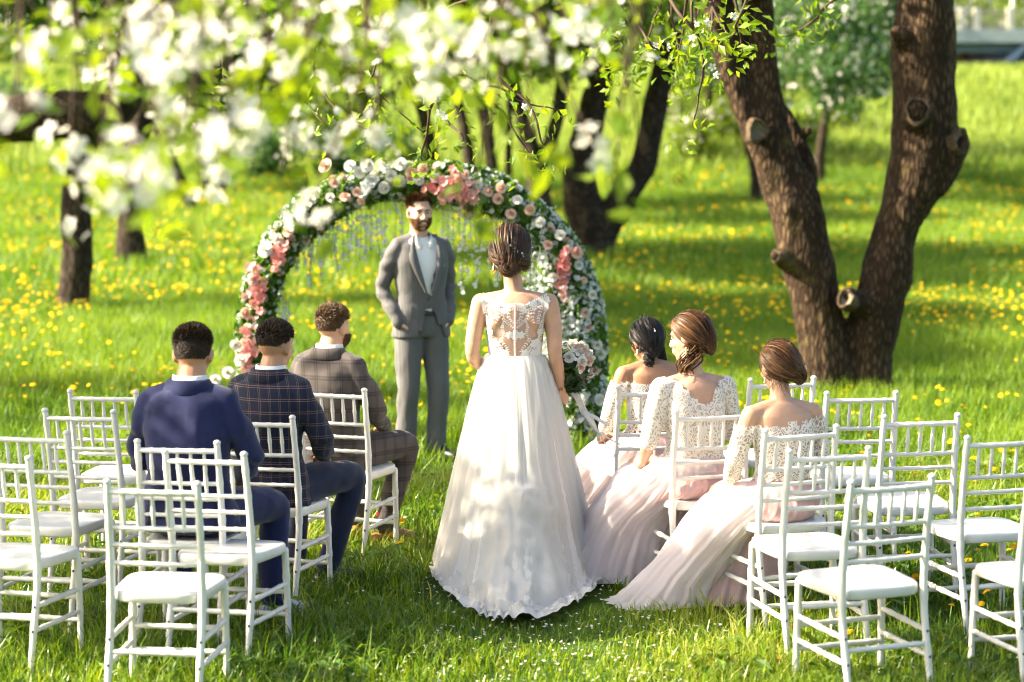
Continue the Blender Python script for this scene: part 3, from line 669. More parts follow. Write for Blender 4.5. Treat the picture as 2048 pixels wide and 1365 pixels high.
def build_bg_trees():
    G = 'orchard apple trees behind the arch'
    px_tree('old apple tree with bare trunk and thick level limb at far left', 'apple_tree', 28, [[(145, 618, 66), (150, 560, 60), (156, 480, 62), (150, 400, 56), (160, 330, 52), (175, 270, 60)], [(-150, 262, 96), (-60, 255, 100), (40, 238, 98), (130, 228, 96), (205, 232, 98), (245, 200, 74), (268, 120, 60), (290, 40, 54), (320, -60, 44)]],
            [(60, -70, 330, 100, 0.5, 5600, 600, 0.075, 0.045), (330, -200, 400, 100, -2.0, 15000, 600, 0.10, 0.045), (160, -240, 330, 90, -5.5, 12000, 300, 0.10, 0.045)], M_bark_dark, 0.03, 11, lm=M_cool_shaded_leaf)  # the high dense crowns are added out of view to shade the meadow
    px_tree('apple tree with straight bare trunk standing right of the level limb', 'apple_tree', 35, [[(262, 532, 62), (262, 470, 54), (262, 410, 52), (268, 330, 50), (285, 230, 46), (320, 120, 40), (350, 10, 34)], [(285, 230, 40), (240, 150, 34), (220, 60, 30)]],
            [(330, 60, 210, 150, 0.5, 6200, 800, 0.075, 0.045), (470, 30, 150, 110, 2, 3200, 500, 0.075, 0.045), (600, -160, 360, 80, -2.5, 14000, 300, 0.105, 0.045)], M_bark_dark, None, 12, lm=M_cool_shaded_leaf)  # last crown added above the frame, unseen, for the shade it casts
    px_tree('apple tree with dark trunk forking wide behind the arch at right', 'apple_tree', 37, [[(1192, 515, 78), (1180, 460, 80), (1163, 400, 74), (1158, 330, 66), (1178, 255, 56), (1202, 150, 52), (1226, 40, 48), (1245, -60, 40)], [(1200, 480, 60), (1228, 425, 58), (1262, 372, 58), (1288, 322, 54), (1308, 225, 50), (1330, 130, 48), (1352, 40, 44), (1375, -60, 38)]],
            [(1190, -30, 240, 100, -1, 5000, 600, 0.075, 0.05), (1010, 50, 190, 90, 1, 3600, 500, 0.075, 0.05), (760, -125, 330, 80, 0, 12000, 300, 0.105, 0.045)], M_bark_dark, 0.035, 13)  # last crown is unseen, added well left of the trunk to cast shade
    px_tree('forked slim apple tree seen through the top right of the arch', 'apple_tree', 47, [[(1082, 425, 50), (1078, 380, 46), (1066, 310, 38), (1048, 250, 30), (1030, 180, 26), (1018, 90, 22), (1010, 0, 18)], [(1074, 350, 34), (1098, 290, 30), (1118, 220, 28), (1128, 120, 24), (1140, 20, 20)]],
            [(1040, 20, 200, 110, 0, 4000, 600, 0.085, 0.055)], M_bark_dark, None, 14)
    for i, (lab, d, l, cr) in enumerate((
        ('thin dark leaning trunk left of the two slim stems', 50, [(868, 430, 28), (862, 300, 26), (842, 215, 22), (824, 150, 20), (800, 40, 16)], (740, 70, 170, 100)),
        ('slim dark apple trunk above the arch, left of its twin', 46, [(948, 440, 28), (938, 320, 24), (924, 240, 22), (908, 170, 22), (880, 60, 16)], (880, 40, 150, 90)),
        ('slim dark apple trunk above the arch, right of its twin', 46, [(992, 440, 28), (984, 330, 24), (970, 240, 24), (960, 170, 24), (965, 60, 18)], (960, 30, 140, 90)),
        ('thinnest straight stem beside the forked slim tree', 52, [(1018, 420, 16), (1017, 320, 15), (1018, 240, 14), (1024, 120, 12)], (1080, 60, 150, 80)),
        ('small far trunk with pale sunlit side beside the left trees', 54, [(441, 402, 26), (442, 370, 24), (446, 320, 22), (460, 230, 18)], (560, 150, 200, 130)),
        ('small far dark trunk between leaning and pale trunks at left', 54, [(412, 400, 22), (411, 370, 20), (408, 320, 20), (404, 230, 16)], (420, 140, 190, 110)),
        ('small far leaning trunk at left', 50, [(382, 412, 22), (372, 385, 22), (352, 342, 22), (330, 290, 18), (300, 240, 14)], (600, 170, 170, 70)),
        ('thin shaded trunk directly behind the left fork of the big apple tree', 52, [(1512, 398, 22), (1508, 340, 20), (1496, 280, 20), (1480, 210, 18), (1500, 100, 14)], (1560, 80, 210, 110)))):
        cool = i == 7
        px_tree(lab, 'apple_tree', d, [l], [(cr[0], cr[1], cr[2], cr[3], 0, 3800, 560 if cool else 420, 0.085, 0.055)], M_bark_dark, None, 20 + i, lm=M_cool_shaded_leaf if cool else None)
    px_tree('leafy apple tree with low white blossom behind the big fork', 'apple_tree', 56, [[(1640, 320, 20), (1652, 230, 18), (1680, 120, 14)], [(1652, 230, 12), (1720, 160, 10), (1770, 120, 7)]], [(1690, 20, 130, 80, 0, 2600, 380, 0.09, 0.055), (1590, 110, 70, 50, 1, 1100, 160, 0.09, 0.055), (1735, 130, 50, 60, -1, 800, 120, 0.09, 0.055), (1800, 40, 90, 50, 1, 1100, 160, 0.09, 0.055), (1660, 190, 40, 24, 0, 260, 50, 0.09, 0.055)], M_bark_dark, None, 33, lm=M_cool_shaded_leaf)
    px_tree('spreading leafy apple tree behind the left fork of the big tree', 'apple_tree', 60, [[(1400, 330, 16), (1410, 240, 14), (1430, 120, 12)]], [(1420, 90, 110, 90, 0, 2200, 500, 0.09, 0.06), (1500, 190, 70, 50, 1, 900, 260, 0.09, 0.06), (1370, 200, 60, 50, 1, 800, 200, 0.09, 0.06), (1560, 30, 90, 60, 1, 1500, 500, 0.09, 0.06)], M_bark_dark, None, 34)
    for i, (u, v, ru, d) in enumerate(((1600, 300, 46, 62), (1680, 275, 40, 66), (1380, 330, 36, 60), (1450, 300, 50, 64), (770, 290, 60, 58), (620, 300, 70, 60), (520, 320, 50, 57), (690, 330, 40, 54))):
        c = at(u, v, d); b_ = np.array([c[0], c[1], float(gz(c[0], c[1]))]); root = empty('bush', b_); tag(root, ['round sunlit bush on the bank between the fork', 'smaller sunlit bush higher on the bank, by the right fork', 'low bush right of the wide forked tree', 'broad bright bush behind the left fork', 'shaded bush left of the slim stems', 'broad shaded bush behind the arch at left', 'dark low bush beside the small far trunks', 'small shaded bush just above the arch'][i], 'bush')
        w = ru * d / FPX; st = [rough_limb(np.array([[0, 0, -0.1], [0.2 * w * math.cos(k), 0.2 * w * math.sin(k), 0.5 * w], [0.5 * w * math.cos(k), 0.5 * w * math.sin(k), 0.9 * w]]), np.array([0.03, 0.02, 0.01]), 6, 8) for k in (0, 2.1, 4.2)]
        obj('stems', join(st), M_twig, root); add_crown(root, clumps((0, 0, w * 0.75), (w, w * 0.8, w * 0.8), 26, 300 + i, 0.1), 1500, 120, 0.085, 0.05, 0.22, 310 + i, M_leaf_bg if i < 4 else M_cool_shaded_leaf)  # bushes called shaded take the darker leaf: shade put into their colour
    # unseen orchard neighbours left of the view, placed and shaped to dapple the lawn
    for i, (x, y, h, rr) in enumerate(((-7.4, 11.2, 4.3, 1.35), (-9.5, 18.5, 4.6, 2.2), (-6.3, 14.6, 4.6, 1.0))):
        base = np.array([x, y, float(gz(x, y))]); root = empty('apple_tree', base)
        tag(root, ['unseen orchard apple tree shading the chairs from the left side', 'unseen orchard apple tree beyond the left edge, level with the arch', 'unseen young orchard apple tree at the left between two larger ones'][i], 'tree')
        T = np.array([[0, 0, -0.2], [0.05, 0, 1.0], [-0.1, 0.1, 1.9], [0.2, 0, 2.8], [0.4, -0.1, h]]); L = [(T, np.array([0.2, 0.17, 0.15, 0.11, 0.04]))]
        for k in range(5):
            a = k / 5 * 6.28 + i; L.append((np.array([[-0.1, 0.1, 1.9], [math.cos(a) * rr * .4, math.sin(a) * rr * .4, h * .75], [math.cos(a) * rr * .85, math.sin(a) * rr * .85, h]]), np.array([0.09, 0.06, 0.02])))
        trunk_part('trunk', L, M_bark_dark, root, None, 60 + i)
        add_crown(root, clumps((0.1, 0, h), (rr, rr, 1.2), 26 if i < 2 else 12, 90 + i), 7500 if i < 2 else 3200, 700, 0.056, 0.03, 0.19, 95 + i, M_leaf)

def build_wood():
    "the belt of trees that closes the view behind the bank"
    r = np.random.default_rng(3); c = []
    for i in range(620):
        x = -34 + 76 * r.random(); y = 92 + 22 * r.random(); 
        if x > 14.5 and y < 118: y = 122 + 10 * r.random()
        c.append((x, y, 2.6 + 8.5 * r.random()))
    (lv, lf, lr), (qv, qf, qr) = crown_cloud(np.array(c), 42000, 2500, 0.21, 0.13, 0.85, 8)
    o = obj('far_wood', (lv, lf), M_leaf_bg, None, False, lr); tag(o, 'bright leafy wood closing the view beyond the bank', 'wood', kind='stuff')
    o = obj('far_blossom', (qv, qf), M_petal, None, False, qr); tag(o, 'white blossom specks over the far wood', 'blossom', kind='stuff')
    c = np.array([(-26 + 40 * r.random(), 62 + 10 * r.random(), 0) for i in range(120)]); c[:, 2] = gz(c[:, 0], c[:, 1]) + 0.3 + 0.5 * r.random(120)
    c = c[c[:, 0] < -4]
    (lv, lf, lr), _ = crown_cloud(c, 7000, 10, 0.12, 0.1, 0.42, 18)
    o = obj('shrubbery', (lv, lf), M_cool_shaded_leaf, None, False, lr); tag(o, 'low green shrubbery along the foot of the bank at left', 'shrubbery', kind='stuff')

def build_bridge():
    D = 104.0; k = D / FPX
    b = at(2000, 110, D); base = np.array([b[0], b[1], 0]); root = empty('bridge', base)
    tag(root, 'pale road bridge with slatted railing beyond the bank at top right', 'bridge')
    zz = lambda v: CAM_H + (HOR - v) * k
    Mc = plain('pale_concrete', (0.42, 0.47, 0.45), 0.8, 0.2, 0.12, 3); Mg = plain('blue_grey_girder', (0.22, 0.29, 0.40), 0.6, 0.3, 0.1, 3); Mp = plain('cream_post', (0.66, 0.62, 0.52), 0.7)
    Mr = plain('railing_paint', (0.34, 0.29, 0.25), 0.6); Mpav = plain('grey_paving', (0.13, 0.15, 0.20), 0.9, 0.1, 0.3, 5); Mrust = plain('rust_pier', (0.30, 0.09, 0.03), 0.8)
    x0, x1 = (1840 - 2000) * k, (2300 - 2000) * k
    obj('deck_fascia', box(((x0 + x1) / 2, 0.4, (zz(62) + zz(88)) / 2), (x1 - x0, 3.0, zz(62) - zz(88))), Mc, root, False)
    obj('girder', box(((x0 + x1) / 2, 0.7, (zz(88) + zz(107)) / 2), (x1 - x0, 2.0, zz(88) - zz(107) - 0.01)), Mg, root, False)
    obj('top_rail', box(((x0 + x1) / 2, -0.9, zz(28)), (x1 - x0, 0.08, 0.07)), Mr, root, False)
    obj('bottom_rail', box(((x0 + x1) / 2, -0.9, zz(60)), (x1 - x0, 0.08, 0.07)), Mr, root, False)
    me = mesh('railing_bar', *box((0, 0, 0), (0.045, 0.05, zz(29) - zz(59))), Mr, False)
    for i in range(76): link('railing_bar', me, root, (x0 + (i + 0.5) * (x1 - x0) / 76, -0.9, (zz(29) + zz(59)) / 2))
    for u in (1915, 1944, 2010, 2080):
        obj('railing_post', box(((u - 2000) * k, -0.95, (zz(20) + zz(70)) / 2), (0.26, 0.2, zz(20) - zz(70))), Mp, root, False)
    obj('lamp_pole', tube([[(2018 - 2000) * k, -0.6, zz(60)], [(2018 - 2000) * k, -0.6, zz(60) + 5]], 0.085, 10), Mp, root)
    obj('pier', box(((1942 - 2000) * k, 1.2, (zz(107) + zz(140)) / 2), (0.22, 0.4, zz(107) - zz(140))), Mrust, root, False)
    V = np.array([[(1905 - 2000) * k, -1, zz(142)], [(2048 - 2000) * k, -1, zz(142)], [(2120 - 2000) * k, -1, zz(95)], [(2040 - 2000) * k, -0.2, zz(100)], [(2000 - 2000) * k, 0.5, zz(124)], [(1905 - 2000) * k, 0.8, zz(128)]])
    V = np.vstack([V, V + np.array([0, 1.5, -0.4])]); F = [(0, 1, 2, 3, 4, 5), (11, 10, 9, 8, 7, 6)] + [(i, i + 6, (i + 1) % 6 + 6, (i + 1) % 6) for i in range(6)]
    obj('paved_slope', (V, F), Mpav, root, False)
    V = np.array([[(2000 - 2000) * k, -1.05, zz(124)], [(2036 - 2000) * k, -1.05, zz(92)], [(2050 - 2000) * k, -1.05, zz(92)], [(2016 - 2000) * k, -1.05, zz(126)]]); V = np.vstack([V, V + [0, 1.2, 0]])
    obj('stair_side', (V, [(0, 1, 2, 3), (7, 6, 5, 4)] + [(i, i + 4, (i + 1) % 4 + 4, (i + 1) % 4) for i in range(4)]), Mg, root, False)
    obj('abutment', box(((1960 - 2000) * k, 2.2, zz(124)), (9, 0.5, 1.2)), plain('tan_abutment', (0.35, 0.30, 0.2)), root, False)
# ------------------------------------------------------------------ chairs
M_white = NT('white_lacquer'); _v = M_white.noise(7, 4)
M_white = M_white.done(M_white.pbr(M_white.ramp(_v, [(0.28, (0.60, 0.575, 0.515)), (0.45, (0.68, 0.66, 0.605)), (0.7, (0.73, 0.71, 0.66))]), 0.32, 0.4, M_white.bump(M_white.noise(40, 3), 0.05, 0.002)))
M_screw = plain('screw_steel', (0.05, 0.045, 0.04), 0.5, 0.5)
def bamboo(P, r, nodes, n=10, seg=40):
    P = catmull(P, seg); t = np.linspace(0, 1, seg); rr = np.interp(t, np.linspace(0, 1, len(r)), r)
    for k in nodes: rr = rr + rr * 0.20 * np.exp(-((t - k) * seg / 0.9) ** 2)
    return tube(P, rr, n, True)
CH_TOP = 0.915
def post_curve(s):
    x = 0.183 * s
    return np.array([[x * 1.0, -0.085, -0.03], [x, -0.045, 0.16], [x, -0.008, 0.34], [x, 0.0, 0.46], [x * 0.995, -0.012, 0.62], [x * 0.985, -0.035, 0.77], [x * 0.98, -0.06, CH_TOP - 0.01]])
def make_chair():
    root = empty('chiavari_chair')
    at_z = {}
    for s in (-1, 1):
        P = post_curve(s); V, F = bamboo(P, [0.0115, 0.0142, 0.0155, 0.016, 0.015, 0.014, 0.0138], (0.2, 0.45, 0.62, 0.8, 0.93))
        p = obj('back_post', (V, F), M_white, root)
        obj('finial', ellip(P[-1] + [0, -0.002, 0.012], (0.0175, 0.0175, 0.013), n=10, m=6), M_white, p)
        f = np.array([[0.197 * s, 0.375, -0.03], [0.195 * s, 0.368, 0.2], [0.190 * s, 0.36, 0.44]])
        obj('front_leg', bamboo(f, [0.011, 0.014, 0.016], (0.25, 0.5, 0.75), 10, 30), M_white, root)
    def py(z):
        c = catmull(post_curve(1), 80); return np.interp(z, c[:, 2], c[:, 1])
    for z, r in ((0.878, 0.0115), (0.732, 0.010), (0.662, 0.0095), (0.588, 0.0095)):
        y = py(z); bow = -0.012
        P = np.array([[-0.176, y, z], [-0.09, y + bow * .7, z], [0, y + bow, z], [0.09, y + bow * .7, z], [0.176, y, z]])
        obj('back_rail', bamboo(P, [r] * 5, (0.17, 0.33, 0.5, 0.67, 0.83), 8, 36), M_white, root)
    for i in range(5):
        x = -0.12 + 0.06 * i; b = -0.012 * (1 - (x / 0.176) ** 2)
        obj('spindle', bamboo(np.array([[x, py(0.735) + b, 0.735], [x, py(0.80) + b, 0.80], [x, py(0.876) + b, 0.876]]), [0.007, 0.0095, 0.007], (0.5,), 8, 16), M_white, root)
    # seat: rounded trapezoid slab with a dished top
    a = np.arange(40) / 40 * 2 * np.pi; sx = np.sign(np.cos(a)) * np.abs(np.cos(a)) ** 0.42; sy = np.sign(np.sin(a)) * np.abs(np.sin(a)) ** 0.42
    def ring(sc, z):
        y = 0.195 + 0.215 * sy * sc; x = (0.183 + 0.028 * (y / 0.41)) * sx * sc; return np.stack([x, y, np.full(40, z)], -1)
    obj('seat', loft([ring(0.5, 0.430), ring(0.97, 0.430), ring(1.0, 0.437), ring(1.0, 0.463), ring(0.992, 0.470), ring(0.972, 0.4735), ring(0.75, 0.4715), ring(0.3, 0.470)]), M_white, root)
    for s in (-1, 1):
        for z in (0.285, 0.185):
            y0 = py(z); P = np.array([[0.184 * s, y0 + 0.005, z], [0.19 * s, 0.17, z + 0.004], [0.193 * s, 0.365, z + 0.008]])
            obj('side_stretcher', bamboo(P, [0.0105, 0.012, 0.0105], (0.2, 0.5, 0.8), 8, 26), M_white, root)
            obj('screw', ellip((0.1835 * s, y0 - 0.0165, z), (0.0062, 0.004, 0.0062), n=8, m=5), M_screw, root)
    for z in (0.255, 0.155):
        P = np.array([[-0.192, 0.366, z], [0, 0.366, z], [0.192, 0.366, z]]); obj('front_stretcher', bamboo(P, [0.0105, 0.012, 0.0105], (0.15, 0.38, 0.62, 0.85), 8, 30), M_white, root)
    y = py(0.235); P = np.array([[-0.18, y, 0.235], [0, y, 0.235], [0.18, y, 0.235]]); obj('back_stretcher', bamboo(P, [0.0105, 0.012, 0.0105], (0.15, 0.38, 0.62, 0.85), 8, 30), M_white, root)
    return root
CHAIRS = {   # key: (mean pixel of the two post tops, yaw in degrees, label)
    'L1': (208.8, 780, -13, 'rearmost white chair of the left column, empty, left of the blue-suited man'),
    'L2': (163.8, 818, -16, 'empty white chair second from the rear in the left column'),
    'L3': (62, 859, -16, 'empty white chair at left edge, third from the rear in the left column'),
    'L4': (-24, 910, -16, 'empty white chair cut by the left edge, nearest of the left column'),
    'LM': (353.5, 881, -9, 'white chair the man in the blue suit sits on'),
    'LF': (412, 903, -16, 'empty white chair directly behind the seated man in the blue suit'),
    'LB': (299.5, 961, -6, 'empty white chair nearest the camera at lower left'),
    'PL': (515, 830, -16, 'white chair the man in the navy checked jacket sits on'),
    'GR': (660, 773, -18, 'white chair the man in the grey checked suit sits on'),
    'A': (1659, 895, 14, 'empty white chair directly behind the bridesmaid with bare shoulders and low bun'),
    'B': (1786, 952, 20, 'empty white chair nearest the camera at lower right'),
    'C': (1843, 827, 8, 'empty white chair in the middle of the right block, half behind nearer chairs'),
    'D': (2016, 868, 14, 'empty white chair at the right edge behind the dandelions'),
    'E': (2138, 940, 16, 'white chair cut by the right edge, only its seat corner and front leg show'),
    'F': (1723, 783, 6, 'empty white chair in front of the big tree trunk'),
    'G': (1565, 754, 14, 'empty white chair hidden behind the head of the rightmost bridesmaid'),
    'BR': (1606.5, 853, 20, 'white chair the rightmost bridesmaid sits on'),
    'BM': (1429, 818, 14, 'white chair the middle bridesmaid sits on'),
    'BL': (1305, 770, 12, 'white chair the dark-haired bridesmaid sits on'),
}
SEAT = {}
def build_chairs():
    proto = make_chair()
    for i, (k, (u, v, yaw, lab)) in enumerate(CHAIRS.items()):
        o = proto if i == 0 else copy_tree(proto)
        yw = R_(yaw); top = onz(u, v, CH_TOP + 0.012); R = rotz(yw); p = top - R @ np.array([0, -0.06, 0])
        o.location = (p[0], p[1], 0.0); o.rotation_euler = (R_(random.uniform(-0.9, 0.9)), R_(random.uniform(-0.9, 0.9)), yw)
        tag(o, lab, 'chair', 'white chiavari chairs set out for the wedding guests')
        SEAT[k] = (np.array([p[0], p[1], 0.0]), yw)
build_chairs()
# ------------------------------------------------------------------ people
M_skin_g = skin_mat('rosy_skin', (0.62, 0.37, 0.26)); M_skin = skin_mat('fair_skin', (0.52, 0.30, 0.195)); M_skin2 = skin_mat('tanned_skin', (0.43, 0.23, 0.135)); M_skin3 = skin_mat('olive_skin', (0.37, 0.19, 0.105))
M_brown = hair_mat('brown_hair', (0.012, 0.0052, 0.0025), (0.10, 0.045, 0.017)); M_black = hair_mat('black_hair', (0.004, 0.003, 0.003), (0.022, 0.016, 0.014))
M_honey = hair_mat('honey_hair', (0.018, 0.0075, 0.003), (0.20, 0.090, 0.030)); M_dark = hair_mat('dark_brown_hair', (0.014, 0.008, 0.0045), (0.10, 0.055, 0.027))
M_ginger = hair_mat('ginger_brown_hair', (0.11, 0.048, 0.018), (0.32, 0.15, 0.055)); M_groom = hair_mat('groom_brown_hair', (0.045, 0.020, 0.008), (0.17, 0.08, 0.03)); M_sandy = hair_mat('sandy_hair', (0.07, 0.035, 0.014), (0.24, 0.14, 0.06))
M_shirt = cloth_mat('white_shirt', (0.78, 0.77, 0.74), 0.05); M_blue = cloth_mat('blue_suit', (0.012, 0.016, 0.062)); M_navy = cloth_mat('navy_trousers', (0.012, 0.018, 0.042))
M_shoe = plain('black_leather', (0.012, 0.011, 0.011), 0.35, 0.5); M_shoe_l = plain('pale_shoe', (0.45, 0.45, 0.46), 0.5); M_red = cloth_mat('red_sock', (0.55, 0.04, 0.02)); M_tan = plain('tan_leather', (0.30, 0.13, 0.05), 0.4)
M_gold = plain('gilt_metal', (0.75, 0.58, 0.28), 0.3, 0.6, Metallic=0.8); M_pearl = plain('pearl', (0.85, 0.82, 0.76), 0.25, 0.6)
M_eye = plain('dark_eye', (0.015, 0.01, 0.008), 0.2, 0.6); M_teeth = plain('teeth', (0.75, 0.72, 0.65), 0.3); M_lip = plain('lips', (0.38, 0.13, 0.10), 0.45)
M_lace = lace_mat('ivory_lace', (0.84, 0.81, 0.74), 46, 0.78, 0.30); M_lace2 = lace_mat('ivory_lace_dense', (0.84, 0.81, 0.74), 40, 0.78, 0.52)
M_lace_solid = cloth_mat('ivory_lace_thread', (0.84, 0.82, 0.77), 0.06, 0.2); M_satin = tulle_mat('ivory_satin', (0.82, 0.80, 0.76), 0.0, 0.2)
M_tulle = tulle_mat('ivory_tulle', (0.84, 0.82, 0.775), 0.04, 0.36); M_tulle2 = tulle_mat('ivory_tulle_veil', (0.82, 0.80, 0.75), 0.36, 0.4)
M_pink = tulle_mat('blush_tulle', (0.77, 0.645, 0.64), 0.0, 0.35); M_pink_in = tulle_mat('blush_lining', (0.77, 0.55, 0.54), 0.0, 0.3); M_pink_veil = tulle_mat('blush_veil', (0.80, 0.75, 0.75), 0.24, 0.4)
def plaid(name, base, l1, l2, per, w1, w2, soft=False):
    m = NT(name); sx = m.n('ShaderNodeSeparateXYZ', i_0=m.coord()).outputs
    def line(c, p, w, off):
        t = m.math('ABSOLUTE', m.math('SUBTRACT', m.math('FRACT', m.math('ADD', m.math('DIVIDE', c, p), off)), 0.5))
        return m.math('SUBTRACT', 1.0, m.math('SMOOTH_MIN', m.math('DIVIDE', t, w), 1.0, 0.3 if soft else 0.05))
    h = m.math('MAXIMUM', line(sx[2], per, w1, 0.0), line(sx[2], per, w1, 0.16))
    xx = m.math('ADD', sx[0], m.math('MULTIPLY', sx[1], 0.8)); v = m.math('MAXIMUM', line(xx, per * 0.95, w1, 0.2), line(xx, per * 0.95, w2, 0.36))
    c = m.mix(m.math('MULTIPLY', h, 0.8), base, l1); c = m.mix(m.math('MULTIPLY', v, 0.7), c, l2)
    return m.done(m.pbr(c, 0.85, 0.2, m.bump(m.noise(700, 2), 0.15, 0.001), **{'Sheen Weight': 0.1}))
M_plaid = plaid('navy_checked_wool', (0.010, 0.013, 0.030), (0.34, 0.20, 0.16), (0.26, 0.18, 0.14), 0.060, 0.022, 0.018)
M_gplaid = plaid('grey_checked_wool', (0.078, 0.065, 0.059), (0.028, 0.022, 0.025), (0.030, 0.024, 0.026), 0.085, 0.10, 0.08, True)
m = NT('grey_pinstripe_wool'); sx = m.n('ShaderNodeSeparateXYZ', i_0=m.coord()).outputs
_s = m.math('GREATER_THAN', m.math('SINE', m.math('MULTIPLY', sx[0], 420.0)), 0.80)
M_grey = m.done(m.pbr(m.mix(m.math('MULTIPLY', _s, 0.35), m.ramp(m.noise(5, 4), [(0.3, (0.088, 0.086, 0.086)), (0.7, (0.112, 0.109, 0.108))]), (0.20, 0.19, 0.18)), 0.8, 0.25, m.bump(m.noise(600, 2), 0.12, 0.001), **{'Sheen Weight': 0.15}))

def mirror(p, s): return np.array([p[0] * s, p[1], p[2]])
def hand(w, d, nrm, side, curl=0.5, sc=1.0, spread=0.12):
    "palm and five fingers: w wrist, d along the hand, nrm out of the back of the hand, side towards the thumb"
    d = unit(d); nrm = unit(np.asarray(nrm) - d * np.dot(nrm, d)); lat = np.cross(d, nrm) * side
    parts = [limb([w, w + d * 0.045 * sc, w + d * 0.085 * sc], [0.024 * sc, 0.036 * sc, 0.036 * sc], 12, 8, None)]
    pal = parts[0][0]; c0 = w + d * 0.05 * sc; rel = pal - c0; parts[0] = (c0 + rel - nrm * (rel @ nrm)[:, None] * 0.5, parts[0][1])
    for i, (o, L) in enumerate(((0.028, 0.070), (0.010, 0.078), (-0.009, 0.073), (-0.027, 0.058))):
        b = w + d * 0.080 * sc + lat * o * sc; dirn = unit(d + lat * o * spread / 0.028 * 1.0); pts = [b]; a = curl * 0.5
        for seg in (0.42, 0.32, 0.26):
            dd = dirn * math.cos(a) - nrm * math.sin(a); pts.append(pts[-1] + dd * L * sc * seg); a += curl
        parts.append(limb(pts, [0.0092 * sc, 0.0086 * sc, 0.0080 * sc, 0.0068 * sc], 8, 8))
    b = w + d * 0.025 * sc + lat * 0.026 * sc; t1 = unit(d * 0.75 + lat * 0.75 - nrm * 0.35 * curl)
    parts.append(limb([b, b + t1 * 0.032 * sc, b + t1 * 0.032 * sc + unit(d - nrm * curl * 0.6) * 0.03 * sc], [0.013 * sc, 0.0105 * sc, 0.008 * sc], 8, 8))
    return parts
def head_parts(c, M, sc=1.0, male=True):
    j = 1.06 if male else 0.94
    L = [ellip((0, -0.014, 0.026), (0.076, 0.094, 0.090)), ellip((0, 0.020, -0.02), (0.066 * j, 0.068, 0.080)), ellip((0, 0.038, -0.070), (0.043 * j, 0.045, 0.040)), ellip((0, 0.060, -0.092), (0.022 * j, 0.022, 0.020)),
         ellip((0, 0.068, 0.030), (0.050, 0.020, 0.018)), ellip((0.030, 0.062, -0.022), (0.026, 0.020, 0.022)), ellip((-0.030, 0.062, -0.022), (0.026, 0.020, 0.022)),
         limb([(0, 0.084, 0.018), (0, 0.098 if male else 0.093, -0.010), (0, 0.107 if male else 0.099, -0.026)], [0.009, 0.0105, 0.0125 if male else 0.0105], 8, 6), ellip((0.012, 0.094, -0.030), (0.010, 0.011, 0.008)), ellip((-0.012, 0.094, -0.030), (0.010, 0.011, 0.008)),
         ellip((0, 0.083, -0.057), (0.026, 0.014, 0.008)), ellip((0, 0.080, -0.068), (0.023, 0.014, 0.008))]
    for s in (-1, 1):
        Me = rotz(-0.35 * s) @ rotx(-0.15)
        L += [ellip((0.079 * s, -0.008, -0.004), (0.009, 0.021, 0.033), Me), ellip((0.074 * s, 0.004, -0.028), (0.010, 0.010, 0.012))]
    return [xform((V * sc, F), M, c) for V, F in L]
def torso_loft(spine, lat, prof, n=26, grow=0.0, power=2.4, fwd_of=None):
    "spine points, one lateral axis per point, (half width, half depth front, half depth back)"
    spine = np.asarray(spine, float); m = 22; S2 = catmull(spine, m); t = np.linspace(0, len(spine) - 1, m); ix = np.arange(len(spine))
    lat = np.array([[np.interp(k, ix, np.asarray(lat)[:, a]) for a in range(3)] for k in t]); pr = np.array([[np.interp(k, ix, np.asarray(prof)[:, a]) for a in range(3)] for k in t])
    T = unit(np.gradient(S2, axis=0)); lat = unit(lat - T * np.sum(lat * T, 1, keepdims=True)); fwd = np.cross(T, lat)
    a = np.arange(n) / n * 2 * np.pi; ca = np.sign(np.cos(a)) * np.abs(np.cos(a)) ** (2 / power); sa = np.sign(np.sin(a)) * np.abs(np.sin(a)) ** (2 / power)
    rings = []
    for i in range(m):
        dep = np.where(sa > 0, pr[i, 1], pr[i, 2]) + grow
        rings.append(S2[i] + (pr[i, 0] + grow) * ca[:, None] * lat[i] + (dep * sa)[:, None] * fwd[i])
    return loft(rings)
